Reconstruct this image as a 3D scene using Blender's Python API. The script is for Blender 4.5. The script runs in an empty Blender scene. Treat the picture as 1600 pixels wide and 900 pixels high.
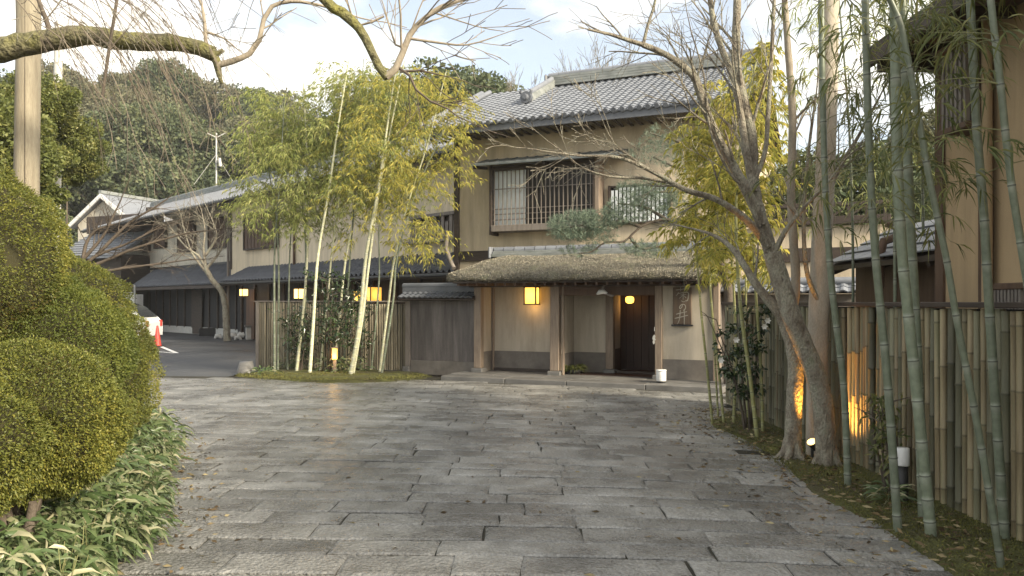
import bpy, bmesh, math, random
import numpy as np
from mathutils import Vector, Matrix, noise as mnoise

S = bpy.context.scene
COL = S.collection
R = math.radians
rng = random.Random(7)
nrs = np.random.RandomState(11)

# ------------------------------------------------------------------ camera
F = 1256.0            # focal length in photograph pixels (1600 wide)
HOR = 472.0           # horizon row
CAMZ = 1.6
cd = bpy.data.cameras.new('camera')
cam = bpy.data.objects.new('camera', cd); COL.objects.link(cam)
cam.location = (0, 0, CAMZ); cam.rotation_euler = (R(90), 0, 0)
cd.sensor_width = 36.0; cd.lens = 36.0 * F / 1600.0
cd.shift_y = (HOR - 450.0) / 1600.0
cd.clip_start = 0.05; cd.clip_end = 2000
S.camera = cam

# ------------------------------------------------------------------ sky, sun, exposure
SUN_AZ = R(128)      # compass-like: 0 = +Y (into the picture), negative = left
SUN_EL = R(28)
wd = bpy.data.worlds.new('World'); S.world = wd; wd.use_nodes = True
wt = wd.node_tree; wn = wt.nodes; wl = wt.links
bg = wn['Background']; bg.inputs[1].default_value = 0.135
sky = wn.new('ShaderNodeTexSky'); sky.sky_type = 'NISHITA'; sky.sun_disc = False
sky.sun_elevation = SUN_EL; sky.sun_rotation = SUN_AZ
sky.dust_density = 1.5
tc = wn.new('ShaderNodeTexCoord'); mp = wn.new('ShaderNodeMapping')
mp.inputs['Scale'].default_value = (1.0, 1.0, 2.6)
mp.inputs['Location'].default_value = (0.35, 0.2, 0.0)
nz = wn.new('ShaderNodeTexNoise'); nz.inputs['Scale'].default_value = 2.3; nz.inputs['Detail'].default_value = 7; nz.inputs['Roughness'].default_value = 0.55
rp = wn.new('ShaderNodeValToRGB'); rp.color_ramp.elements[0].position = 0.45; rp.color_ramp.elements[1].position = 0.62; rp.color_ramp.elements[0].color = (.25,.25,.25,1)
mx = wn.new('ShaderNodeMix'); mx.data_type = 'RGBA'
mx.inputs[7].default_value = (8.0, 7.6, 6.8, 1)
wl.new(tc.outputs['Generated'], mp.inputs['Vector']); wl.new(mp.outputs['Vector'], nz.inputs['Vector'])
wl.new(nz.outputs['Fac'], rp.inputs['Fac']); wl.new(rp.outputs['Color'], mx.inputs[0])
wl.new(sky.outputs['Color'], mx.inputs[6]); wl.new(mx.outputs[2], bg.inputs[0])

sd = bpy.data.lights.new('sun', 'SUN'); sd.energy = 5.0; sd.angle = R(12); sd.color = (1.0, 0.88, 0.68)
sun = bpy.data.objects.new('sun', sd); COL.objects.link(sun)
sdir = Vector((math.sin(SUN_AZ) * math.cos(SUN_EL), math.cos(SUN_AZ) * math.cos(SUN_EL), math.sin(SUN_EL)))
sun.rotation_euler = sdir.to_track_quat('Z', 'Y').to_euler(); sun.location = (30, -30, 40)

S.view_settings.view_transform = 'Standard'; S.view_settings.look = 'None'
S.view_settings.exposure = 0.80; S.view_settings.gamma = 1.0; S.view_settings.use_curve_mapping = False

# ------------------------------------------------------------------ helpers
def W(px, py, Y):
    """point at depth Y that the photograph shows at pixel px, py"""
    return Vector(((px - 800) / F * Y, Y, CAMZ + (HOR - py) / F * Y))
def gy(py):
    return CAMZ * F / (py - HOR)

class Frame:
    def __init__(s, x, y, th):
        s.x, s.y, s.th = x, y, R(th)
        s.d = (math.cos(s.th), -math.sin(s.th)); s.n = (math.sin(s.th), math.cos(s.th))
    def u(s, px, w=0.0):
        k = (px - 800) / F
        ox, oy = s.x + w * s.n[0], s.y + w * s.n[1]
        return (k * oy - ox) / (s.d[0] - k * s.d[1])
    def Y(s, px, w=0.0):
        u = s.u(px, w); return s.y + w * s.n[1] + u * s.d[1]
    def z(s, px, py, w=0.0):
        return CAMZ + (HOR - py) / F * s.Y(px, w)
    def P(s, u, w, z=0.0):
        return Vector((s.x + u * s.d[0] + w * s.n[0], s.y + u * s.d[1] + w * s.n[1], z))

def tag(o, label=None, cat=None, group=None, kind=None):
    if label: o['label'] = label
    if cat: o['category'] = cat
    if group: o['group'] = group
    if kind: o['kind'] = kind
    return o
def empty(name, loc, rz=0.0, label=None, cat=None, group=None):
    o = bpy.data.objects.new(name, None); COL.objects.link(o)
    o.location = loc; o.rotation_euler = (0, 0, rz); o.empty_display_size = 0.1
    return tag(o, label, cat, group)
def link(name, me, parent=None, mats=None):
    o = bpy.data.objects.new(name, me); COL.objects.link(o)
    if mats is not None:
        for m in (mats if isinstance(mats, (list, tuple)) else [mats]): me.materials.append(m)
    if parent: o.parent = parent
    return o

class MB:
    """collects geometry, built as ONE mesh object"""
    def __init__(s): s.v = []; s.f = []; s.mi = []; s.attr = {}; s.smooth = []
    def add(s, vs, fs, mi=0, sm=False):
        b = len(s.v); s.v.extend([tuple(p) for p in vs])
        for f in fs: s.f.append(tuple(i + b for i in f)); s.mi.append(mi); s.smooth.append(sm)
        return b
    def box(s, x0, x1, y0, y1, z0, z1, mi=0):
        s.add([(x0,y0,z0),(x1,y0,z0),(x1,y1,z0),(x0,y1,z0),(x0,y0,z1),(x1,y0,z1),(x1,y1,z1),(x0,y1,z1)],
              [(0,3,2,1),(4,5,6,7),(0,1,5,4),(1,2,6,5),(2,3,7,6),(3,0,4,7)], mi); return s
    def bar(s, a, b, hw, hh, mi=0, up=(0,0,1)):
        a = Vector(a); b = Vector(b); t = (b - a).normalized(); up = Vector(up)
        sd_ = t.cross(up)
        if sd_.length < 1e-4: sd_ = t.cross(Vector((1,0,0)))
        sd_.normalize(); u2 = sd_.cross(t)
        vs = []
        for p in (a, b):
            for i, j in ((-1,-1),(1,-1),(1,1),(-1,1)): vs.append(p + sd_ * hw * i + u2 * hh * j)
        s.add(vs, [(0,1,2,3),(7,6,5,4),(0,4,5,1),(1,5,6,2),(2,6,7,3),(3,7,4,0)], mi); return s
    def tube(s, pts, rad, n=6, mi=0, cap=True, node=None, rough=0.0, sm=True):
        pts = [Vector(p) for p in pts]
        if not isinstance(rad, (list, tuple)): rad = [rad] * len(pts)
        k = len(pts); vs = []; fs = []
        t0 = (pts[1] - pts[0]).normalized()
        a = t0.cross(Vector((0,0,1)))
        if a.length < 1e-3: a = t0.cross(Vector((1,0,0)))
        a.normalize()
        for i in range(k):
            t = (pts[min(i+1,k-1)] - pts[max(i-1,0)]).normalized()
            a = (a - t * a.dot(t)); a.normalize(); b = t.cross(a)
            for j in range(n):
                an = 2 * math.pi * j / n
                r = rad[i] * (1 + (rng.uniform(-rough, rough) if rough else 0))
                vs.append(pts[i] + (a * math.cos(an) + b * math.sin(an)) * r)
        for i in range(k - 1):
            for j in range(n):
                j2 = (j + 1) % n
                fs.append((i*n+j, i*n+j2, (i+1)*n+j2, (i+1)*n+j))
        b0 = s.add(vs, fs, mi, sm)
        if cap:
            s.add([vs[j] for j in range(n)], [tuple(reversed(range(n)))], mi)
            s.add([vs[(k-1)*n+j] for j in range(n)], [tuple(range(n))], mi)
        if node is not None:
            at = s.attr.setdefault('node', {})
            for i in range(k):
                for j in range(n): at[b0 + i*n + j] = node[i]
        return s
    def lathe(s, c, prof, n=12, mi=0):
        vs = []; fs = []
        for r, z in prof:
            for j in range(n):
                an = 2*math.pi*j/n; vs.append((c[0]+r*math.cos(an), c[1]+r*math.sin(an), c[2]+z))
        for i in range(len(prof)-1):
            for j in range(n):
                j2=(j+1)%n; fs.append((i*n+j, i*n+j2, (i+1)*n+j2, (i+1)*n+j))
        fs.append(tuple(reversed(range(n)))); fs.append(tuple(range((len(prof)-1)*n, len(prof)*n)))
        s.add(vs, fs, mi, True); return s
    def prism(s, poly, a0, a1, axis='x', mi=0):
        """poly of (p, q) pairs swept along an axis: x -> (a, p, q), y -> (p, a, q), z -> (p, q, a)"""
        n = len(poly)
        def mk(a, p, q): return (a,p,q) if axis=='x' else (p,a,q) if axis=='y' else (p,q,a)
        vs = [mk(a0,*p) for p in poly] + [mk(a1,*p) for p in poly]
        fs = [tuple(range(n)), tuple(reversed(range(n, 2*n)))] + [(i, i+n, (i+1)%n+n, (i+1)%n) for i in range(n)]
        s.add(vs, fs, mi); return s
    def mesh(s, name, base=None, bevel=0.0, fix=True):
        me = bpy.data.meshes.new(name)
        v = s.v if base is None else [(p[0]-base[0], p[1]-base[1], p[2]-base[2]) for p in s.v]
        me.from_pydata(v, [], s.f)
        me.polygons.foreach_set('material_index', s.mi)
        me.polygons.foreach_set('use_smooth', s.smooth)
        for an, d in s.attr.items():
            at = me.attributes.new(an, 'FLOAT', 'POINT')
            arr = np.zeros(len(v), dtype=np.float32)
            for i, x in d.items(): arr[i] = x
            at.data.foreach_set('value', arr)
        if bevel or fix:
            bm = bmesh.new(); bm.from_mesh(me)
            if bevel:
                bmesh.ops.bevel(bm, geom=bm.edges[:], offset=bevel, segments=1, affect='EDGES', clamp_overlap=True)
            bmesh.ops.recalc_face_normals(bm, faces=bm.faces[:])
            bm.to_mesh(me); bm.free()
        me.update(); return me
    def build(s, name, mats, parent=None, base=None, bevel=0.0, fix=True):
        return link(name, s.mesh(name, base, bevel, fix), parent, mats)

def np_mesh(name, verts, faces, rnd=None, smooth=False):
    """verts Nx3, faces Mxk numpy"""
    me = bpy.data.meshes.new(name); n, k = faces.shape
    me.vertices.add(len(verts)); me.vertices.foreach_set('co', verts.astype(np.float32).ravel())
    me.loops.add(n*k); me.loops.foreach_set('vertex_index', faces.astype(np.int32).ravel())
    me.polygons.add(n)
    me.polygons.foreach_set('loop_start', np.arange(0, n*k, k, dtype=np.int32))
    me.polygons.foreach_set('loop_total', np.full(n, k, dtype=np.int32))
    if smooth: me.polygons.foreach_set('use_smooth', np.ones(n, dtype=bool))
    me.update(calc_edges=True)
    if rnd is not None:
        at = me.attributes.new('rnd', 'FLOAT', 'POINT'); at.data.foreach_set('value', rnd.astype(np.float32))
    return me
def unit(a): return a / np.maximum(np.linalg.norm(a, axis=1, keepdims=True), 1e-9)

def leaf_arrays(P, D, L, Wd, droop=0.25, fold=0.25, rnd=None, lance=False):
    """leaf blades from base points P along D: 4 (or 6) vertices each"""
    n = len(P); D = unit(D)
    rv = nrs.normal(size=(n,3)); A = unit(np.cross(D, rv)); Nn = np.cross(A, D)
    L = np.broadcast_to(np.asarray(L, float), (n,))[:,None]; Wd = np.broadcast_to(np.asarray(Wd, float), (n,))[:,None]
    tip = P + D*L + np.array([0,0,-1.0])*L*droop
    if lance:
        m1 = P + D*L*0.3; m2 = P + D*L*0.68 + np.array([0,0,-1.0])*L*droop*0.35
        V = np.stack([P, m1 - A*Wd*.5 + Nn*Wd*fold, m1 + A*Wd*.5 + Nn*Wd*fold, m2 - A*Wd*.42 + Nn*Wd*fold, m2 + A*Wd*.42 + Nn*Wd*fold, tip, m1, m2], 1)
        fi = np.array([[0,6,1],[0,2,6],[1,6,7],[1,7,3],[6,2,4],[6,4,7],[3,7,5],[7,4,5]])
    else:
        mid = P + D*L*0.45
        V = np.stack([P, mid - A*Wd*.5 + Nn*Wd*fold, tip, mid + A*Wd*.5 + Nn*Wd*fold], 1)
        fi = np.array([[0,2,1],[0,3,2]])
    k = V.shape[1]
    Fc = (np.arange(n)[:,None,None]*k + fi[None]).reshape(-1,3)
    if rnd is None: rnd = nrs.rand(n)
    return V.reshape(-1,3), Fc, np.repeat(rnd, k)

def leaf_obj(name, arrs, mat, parent, base, twigs=None, twig_mat=None):
    V, Fc, rd = arrs
    V = V - np.array(base)[None]
    if twigs is not None and len(twigs.v):
        tv = np.array(twigs.v) - np.array(base)[None]
        tf = []
        for f in twigs.f:
            for i in range(1, len(f)-1): tf.append((f[0], f[i], f[i+1]))
        tf = np.array(tf) + len(V); nl = len(Fc)
        V = np.vstack([V, tv]); Fc = np.vstack([Fc, tf]); rd = np.concatenate([rd, np.full(len(tv), .5)])
        me = np_mesh(name, V, Fc, rd)
        mi = np.zeros(len(Fc), dtype=np.int32); mi[nl:] = 1
        me.polygons.foreach_set('material_index', mi)
        return link(name, me, parent, [mat, twig_mat])
    return link(name, np_mesh(name, V, Fc, rd), parent, mat)

# ------------------------------------------------------------------ materials
def ramp(nt, fac, cols):
    r = nt.nodes.new('ShaderNodeValToRGB'); el = r.color_ramp.elements
    while len(el) < len(cols): el.new(0.5)
    for i, c in enumerate(cols):
        p, c = c if isinstance(c[1], (tuple, list)) else (i/(len(cols)-1), c)
        el[i].position = p; el[i].color = (*c, 1)
    nt.links.new(fac, r.inputs['Fac']); return r.outputs['Color']
def mat(name, cols, scale=3.0, rough=0.7, bump=0.2, bscale=40.0, stretch=(1,1,1), objrand=0.0, attr=None, transl=0.0,
        tcol=None, spec=0.4, emit=None, estr=0.0, rough2=None, dist=0.01, detail=6, fine=0.0, coat=0.0):
    m = bpy.data.materials.new(name); m.use_nodes = True; nt = m.node_tree; N = nt.nodes; L = nt.links
    b = N['Principled BSDF']; b.inputs['Roughness'].default_value = rough
    b.inputs['Specular IOR Level'].default_value = spec
    if coat: b.inputs['Coat Weight'].default_value = coat; b.inputs['Coat Roughness'].default_value = .15
    tc = N.new('ShaderNodeTexCoord'); mp = N.new('ShaderNodeMapping'); mp.inputs['Scale'].default_value = stretch
    if objrand:
        oi = N.new('ShaderNodeObjectInfo'); va = N.new('ShaderNodeVectorMath'); va.operation = 'SCALE'; va.inputs[3].default_value = 37.0
        L.new(oi.outputs['Random'], va.inputs[0]); va.inputs[0].default_value = (1,1,1)
        cb = N.new('ShaderNodeCombineXYZ')
        for i in range(3): L.new(oi.outputs['Random'], cb.inputs[i])
        L.new(cb.outputs[0], va.inputs[0])
        ad = N.new('ShaderNodeVectorMath'); ad.operation = 'ADD'
        L.new(tc.outputs['Object'], ad.inputs[0]); L.new(va.outputs[0], ad.inputs[1]); L.new(ad.outputs[0], mp.inputs['Vector'])
    else: L.new(tc.outputs['Object'], mp.inputs['Vector'])
    nz = N.new('ShaderNodeTexNoise'); nz.inputs['Scale'].default_value = scale; nz.inputs['Detail'].default_value = detail; nz.inputs['Roughness'].default_value = .62
    L.new(mp.outputs[0], nz.inputs['Vector'])
    if attr:
        at = N.new('ShaderNodeAttribute'); at.attribute_name = attr; fac = at.outputs['Fac']
        col = ramp(nt, fac, cols)
    else:
        mr = N.new('ShaderNodeMapRange'); mr.inputs[1].default_value = .28; mr.inputs[2].default_value = .72
        L.new(nz.outputs['Fac'], mr.inputs[0]); col = ramp(nt, mr.outputs[0], cols)
    if fine:
        n3 = N.new('ShaderNodeTexNoise'); n3.inputs['Scale'].default_value = bscale*1.7; n3.inputs['Detail'].default_value = 3
        L.new(mp.outputs[0], n3.inputs['Vector'])
        mr3 = N.new('ShaderNodeMapRange'); mr3.inputs[1].default_value = .3; mr3.inputs[2].default_value = .7; mr3.inputs[3].default_value = 1-fine; mr3.inputs[4].default_value = 1+fine
        L.new(n3.outputs['Fac'], mr3.inputs[0])
        vm = N.new('ShaderNodeVectorMath'); vm.operation = 'SCALE'; L.new(col, vm.inputs[0]); L.new(mr3.outputs[0], vm.inputs[3]); col = vm.outputs[0]
    if objrand:
        hs = N.new('ShaderNodeHueSaturation'); mr2 = N.new('ShaderNodeMapRange')
        mr2.inputs[3].default_value = 1-objrand; mr2.inputs[4].default_value = 1+objrand
        L.new(oi.outputs['Random'], mr2.inputs[0]); L.new(mr2.outputs[0], hs.inputs['Value']); L.new(col, hs.inputs['Color']); col = hs.outputs[0]
    L.new(col, b.inputs['Base Color'])
    if rough2 is not None:
        mrr = N.new('ShaderNodeMapRange'); mrr.inputs[1].default_value=.3; mrr.inputs[2].default_value=.7; mrr.inputs[3].default_value = rough; mrr.inputs[4].default_value = rough2
        L.new(nz.outputs['Fac'], mrr.inputs[0]); L.new(mrr.outputs[0], b.inputs['Roughness'])
    if bump:
        n2 = N.new('ShaderNodeTexNoise'); n2.inputs['Scale'].default_value = bscale; n2.inputs['Detail'].default_value = 5
        L.new(mp.outputs[0], n2.inputs['Vector'])
        bp = N.new('ShaderNodeBump'); bp.inputs['Strength'].default_value = bump; bp.inputs['Distance'].default_value = dist
        L.new(n2.outputs['Fac'], bp.inputs['Height']); L.new(bp.outputs[0], b.inputs['Normal'])
    if emit:
        b.inputs['Emission Color'].default_value = (*emit, 1); b.inputs['Emission Strength'].default_value = estr
    if transl:
        tr = N.new('ShaderNodeBsdfTranslucent'); ms = N.new('ShaderNodeMixShader'); ms.inputs[0].default_value = transl
        if tcol:
            mc = N.new('ShaderNodeMix'); mc.data_type = 'RGBA'; mc.blend_type = 'MULTIPLY'; mc.inputs[0].default_value = 1
            L.new(col, mc.inputs[6]); mc.inputs[7].default_value = (*tcol, 1); L.new(mc.outputs[2], tr.inputs[0])
        else: L.new(col, tr.inputs[0])
        L.new(b.outputs[0], ms.inputs[1]); L.new(tr.outputs[0], ms.inputs[2]); L.new(ms.outputs[0], N['Material Output'].inputs[0])
    return m

M = {}
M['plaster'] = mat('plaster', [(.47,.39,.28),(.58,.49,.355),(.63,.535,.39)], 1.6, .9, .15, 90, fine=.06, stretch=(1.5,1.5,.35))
M['plaster_pale'] = mat('plaster_pale', [(.52,.48,.40),(.64,.60,.50)], 1.0, .9, .12, 80)
M['plaster_wing'] = mat('plaster_wing', [(.62,.53,.38),(.72,.62,.46)], .8, .9, .12, 80)
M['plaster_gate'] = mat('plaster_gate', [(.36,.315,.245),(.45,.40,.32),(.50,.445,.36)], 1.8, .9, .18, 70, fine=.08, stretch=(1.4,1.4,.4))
M['plaster_house'] = mat('plaster_house', [(.38,.28,.165),(.46,.34,.20)], .9, .9, .12, 60, fine=.06)
M['dado'] = mat('dado', [(.13,.115,.10),(.20,.18,.155)], 2.0, .8, .25, 60, fine=.12)
M['grey_panel'] = mat('grey_panel', [(.085,.075,.07),(.17,.15,.14)], 1.3, .75, .3, 40, stretch=(3,1,.5), fine=.15)
M['dark_wood'] = mat('dark_wood', [(.035,.027,.022),(.075,.055,.042)], 3, .65, .3, 30, stretch=(1,1,6))
M['black_wood'] = mat('black_wood', [(.018,.017,.018),(.035,.033,.033)], 2, .7, .3, 30, stretch=(4,4,.6))
M['post_wood'] = mat('post_wood', [(.18,.135,.10),(.31,.245,.185)], 4, .65, .3, 30, stretch=(6,6,.7), fine=.1)
M['grey_wood'] = mat('grey_wood', [(.14,.12,.105),(.25,.22,.19)], 4, .75, .3, 40, stretch=(4,4,.6))
M['brown_wood'] = mat('brown_wood', [(.075,.045,.03),(.13,.08,.05)], 3, .65, .3, 30, stretch=(5,5,.6))
M['tile'] = mat('tile', [(.145,.155,.175),(.215,.23,.255)], 5, .42, .12, 50, objrand=.14, rough2=.58, spec=.6)
M['tile_dark'] = mat('tile_dark', [(.075,.082,.095),(.13,.14,.16)], 3, .38, .15, 40, rough2=.55, spec=.5)
M['ridge'] = mat('ridge', [(.17,.19,.18),(.28,.29,.28)], 6, .6, .3, 40, stretch=(.6,1,3))
M['thatch'] = mat('thatch', [(.10,.095,.07),(.22,.205,.165),(.19,.20,.12)], 3.2, .95, 1.0, 42, fine=.6, dist=.08)
M['copper'] = mat('awning', [(.085,.10,.105),(.15,.165,.165)], 4, .55, .15, 30)
M['stone'] = mat('stone', [(.135,.133,.122),(.245,.242,.225),(.35,.345,.325)], 2.6, .22, .8, 34, objrand=.2, rough2=.44, fine=.34, dist=.035, spec=.5)
M['joint'] = mat('joint_soil', [(.012,.011,.008),(.028,.026,.016),(.04,.036,.026)], 5, .95, .4, 60)
M['asphalt'] = mat('asphalt', [(.04,.043,.047),(.065,.068,.072),(.10,.10,.10)], .55, .5, .5, 160, fine=.2, rough2=.8)
M['moss'] = mat('moss_ground', [(.055,.042,.026),(.07,.072,.02),(.12,.125,.03)], 1.7, .95, .8, 40, dist=.03, fine=.3)
M['dirt'] = mat('dirt', [(.045,.036,.026),(.10,.08,.055)], 2.5, .95, .7, 45, dist=.03, fine=.3)
M['step'] = mat('step_stone', [(.10,.097,.092),(.18,.175,.165)], 2, .42, .35, 60, objrand=.12, rough2=.65, fine=.15)
M['white_paint'] = mat('white_paint', [(.62,.62,.60),(.8,.8,.78)], 5, .6, .1, 60)
M['white'] = mat('white_gloss', [(.72,.72,.70),(.8,.8,.78)], 3, .35, .03, 40)
M['fence_bamboo'] = mat('fence_bamboo', [(.15,.115,.065),(.29,.235,.14),(.23,.22,.13)], 2.0, .5, .15, 40, stretch=(9,9,.7), objrand=.45, fine=.1)
M['fence_green'] = mat('fence_bamboo_grey', [(.10,.095,.06),(.20,.19,.12),(.15,.155,.10)], 2.0, .5, .15, 40, stretch=(9,9,.7), objrand=.4, fine=.1)
M['slat_bamboo'] = mat('slat_bamboo', [(.17,.145,.10),(.30,.265,.19)], 3, .7, .2, 40, stretch=(8,8,1), objrand=.28, fine=.15)
M['culm'] = mat('bamboo_culm', [(.15,.175,.12),(.27,.29,.23),(.055,.06,.045)], attr='node', objrand=.22, rough=.38, bump=.05, fine=.18, bscale=14)
M['culm_pale'] = mat('bamboo_culm_pale', [(.47,.47,.31),(.56,.56,.44),(.20,.20,.13)], attr='node', objrand=.22, rough=.4, bump=.05, fine=.2, bscale=10)
M['culm_yellow'] = mat('bamboo_culm_yellow', [(.26,.26,.10),(.34,.34,.18),(.10,.10,.05)], attr='node', objrand=.22, rough=.4, bump=.05, fine=.2, bscale=10)
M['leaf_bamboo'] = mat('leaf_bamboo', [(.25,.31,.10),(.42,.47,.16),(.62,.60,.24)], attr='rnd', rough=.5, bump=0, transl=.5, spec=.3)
M['leaf_sunlit'] = mat('leaf_sunlit', [(.33,.35,.085),(.54,.51,.12),(.72,.61,.17)], attr='rnd', rough=.5, bump=0, transl=.5, spec=.3)  # bamboo leaf with the sunlight's yellow and brightness put into its colour
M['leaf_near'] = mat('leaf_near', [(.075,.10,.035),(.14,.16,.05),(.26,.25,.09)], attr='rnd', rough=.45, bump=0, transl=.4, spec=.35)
M['twig_bamboo'] = mat('twig_bamboo', [(.16,.17,.07),(.24,.23,.10)], 5, .6, 0)
M['leaf_azalea'] = mat('leaf_azalea', [(.105,.075,.022),(.10,.12,.03),(.185,.195,.04),(.32,.285,.06)], attr='rnd', rough=.5, bump=0, transl=.3, spec=.3)
M['leaf_azalea_g'] = mat('leaf_azalea_green', [(.07,.075,.02),(.10,.13,.03),(.19,.20,.04)], attr='rnd', rough=.5, bump=0, transl=.3, spec=.3)
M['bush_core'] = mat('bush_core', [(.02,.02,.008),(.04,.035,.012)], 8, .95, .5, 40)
M['leaf_sasa'] = mat('leaf_sasa', [(.07,.11,.045),(.11,.16,.06),(.19,.22,.11),(.42,.40,.25)], attr='rnd', rough=.38, bump=0, transl=.25, spec=.45)
M['leaf_camellia'] = mat('leaf_camellia', [(.018,.035,.015),(.035,.06,.022),(.06,.09,.03)], attr='rnd', rough=.25, bump=0, transl=.12, spec=.6)
M['leaf_hill'] = mat('leaf_hill', [(.06,.082,.045),(.105,.13,.066),(.19,.20,.095)], attr='rnd', rough=.6, bump=0, transl=.2, spec=.25)
M['leaf_hill2'] = mat('leaf_hill_dull', [(.10,.105,.068),(.16,.16,.095),(.25,.235,.12)], attr='rnd', rough=.6, bump=0, transl=.2, spec=.25)
M['leaf_mid'] = mat('leaf_mid', [(.085,.105,.03),(.155,.175,.05),(.30,.28,.09)], attr='rnd', rough=.45, bump=0, transl=.3, spec=.35)
M['needle'] = mat('needle', [(.08,.12,.085),(.13,.175,.12),(.21,.25,.18)], attr='rnd', rough=.5, bump=0, transl=.15, spec=.3)
M['bark'] = mat('bark', [(.12,.10,.075),(.22,.19,.145),(.31,.29,.225),(.24,.25,.17)], 5, .88, 1.0, 26, stretch=(2,2,1.1), dist=.035, fine=.25)
M['bark_pale'] = mat('bark_pale', [(.22,.19,.14),(.36,.31,.24)], 5, .8, .4, 30, stretch=(2,2,1), dist=.015, fine=.12)
M['bark_white'] = mat('bark_white', [(.33,.29,.225),(.50,.45,.37)], 4, .8, .4, 30, stretch=(2,2,.8), dist=.015, fine=.12)
M['bark_dark'] = mat('bark_dark', [(.07,.055,.042),(.13,.105,.08)], 6, .85, .5, 30, dist=.02)
M['bark_moss'] = mat('bark_moss', [(.10,.085,.065),(.16,.15,.075),(.20,.19,.05)], 5, .95, 1.0, 26, dist=.05, fine=.35)
M['twig_cherry'] = mat('twig_cherry', [(.12,.095,.07),(.24,.20,.15)], 5, .8, 0)
M['pole_wood'] = mat('pole_wood', [(.26,.22,.155),(.42,.37,.27)], 3, .8, .4, 25, stretch=(7,7,.5), dist=.015, fine=.15)
M['concrete'] = mat('concrete', [(.4,.4,.38),(.55,.54,.5)], 4, .8, .15, 60)
M['hill_soil'] = mat('hill_soil', [(.035,.04,.02),(.06,.06,.03)], .2, .95, 0)
M['lamp'] = mat('lamp_paper', [(.9,.6,.2),(.95,.68,.25)], 6, .6, .05, 20, emit=(1.0,.50,.07), estr=1.7)
def glow(m, sc_):
    nt = m.node_tree; b = nt.nodes['Principled BSDF']; tc = nt.nodes.new('ShaderNodeTexCoord'); mp = nt.nodes.new('ShaderNodeMapping'); mp.inputs['Scale'].default_value = (sc_,)*3
    gr_ = nt.nodes.new('ShaderNodeTexGradient'); gr_.gradient_type = 'SPHERICAL'; mr = nt.nodes.new('ShaderNodeMapRange'); mr.inputs[3].default_value = .75; mr.inputs[4].default_value = 3.4
    nt.links.new(tc.outputs['Object'], mp.inputs['Vector']); nt.links.new(mp.outputs[0], gr_.inputs[0]); nt.links.new(gr_.outputs['Fac'], mr.inputs[0]); nt.links.new(mr.outputs[0], b.inputs['Emission Strength'])
glow(M['lamp'], 3.6)
M['lamp_hot'] = mat('lamp_bright', [(.9,.7,.4),(.95,.75,.45)], 6, .6, 0, emit=(1.0,.62,.18), estr=2.4)
M['black_metal'] = mat('black_metal', [(.02,.02,.02),(.035,.035,.035)], 5, .45, .05)
M['cone_red'] = mat('cone_red', [(.42,.045,.035),(.5,.06,.045)], 5, .5, .05)
M['car_paint'] = mat('car_paint', [(.70,.71,.72),(.74,.75,.76)], 2, .25, 0, coat=.6)
M['car_glass'] = mat('car_glass', [(.02,.025,.03),(.04,.045,.05)], 2, .08, 0, spec=.6)
M['rubber'] = mat('rubber', [(.015,.015,.015),(.03,.03,.03)], 4, .8, .1)
M['shoji'] = mat('shoji_paper', [(.76,.81,.83),(.80,.84,.86)], 2, .4, .03, coat=.7)
M['glass_dark'] = mat('glass_dark', [(.018,.015,.013),(.032,.027,.023)], 2, .35, 0, spec=.25)
M['ink_white'] = mat('sign_lettering', [(.30,.28,.235),(.42,.40,.345)], 9, .7, .1)
M['sign_board'] = mat('sign_board', [(.085,.06,.042),(.15,.105,.07)], 3, .6, .3, 30, stretch=(6,6,.8))
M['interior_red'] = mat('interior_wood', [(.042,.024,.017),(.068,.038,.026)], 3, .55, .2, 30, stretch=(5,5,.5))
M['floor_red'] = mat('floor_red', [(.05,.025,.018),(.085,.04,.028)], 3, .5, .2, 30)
M['petal'] = mat('petal', [(.75,.74,.68),(.82,.8,.74)], 3, .6, 0)

def damp(m, sc_, lo_, hi_, r0, r1):
    nt = m.node_tree; N = nt.nodes; L = nt.links; b = N['Principled BSDF']; g = N.new('ShaderNodeNewGeometry')
    nz = N.new('ShaderNodeTexNoise'); nz.inputs['Scale'].default_value = sc_; nz.inputs['Detail'].default_value = 5; L.new(g.outputs['Position'], nz.inputs['Vector'])
    mr = N.new('ShaderNodeMapRange'); mr.inputs[1].default_value = .35; mr.inputs[2].default_value = .65; mr.inputs[3].default_value = lo_; mr.inputs[4].default_value = hi_; L.new(nz.outputs['Fac'], mr.inputs[0])
    src = b.inputs['Base Color'].links[0].from_socket; vm = N.new('ShaderNodeVectorMath'); vm.operation = 'SCALE'; L.new(src, vm.inputs[0]); L.new(mr.outputs[0], vm.inputs[3]); L.new(vm.outputs[0], b.inputs['Base Color'])
    m2 = N.new('ShaderNodeMapRange'); m2.inputs[1].default_value = .35; m2.inputs[2].default_value = .65; m2.inputs[3].default_value = r0; m2.inputs[4].default_value = r1; L.new(nz.outputs['Fac'], m2.inputs[0])
    ad = N.new('ShaderNodeMath'); ad.operation = 'MULTIPLY'; rs_ = b.inputs['Roughness'].links[0].from_socket; L.new(rs_, ad.inputs[0]); L.new(m2.outputs[0], ad.inputs[1]); L.new(ad.outputs[0], b.inputs['Roughness'])
damp(M['stone'], .9, .62, 1.08, .62, 1.15)
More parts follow.
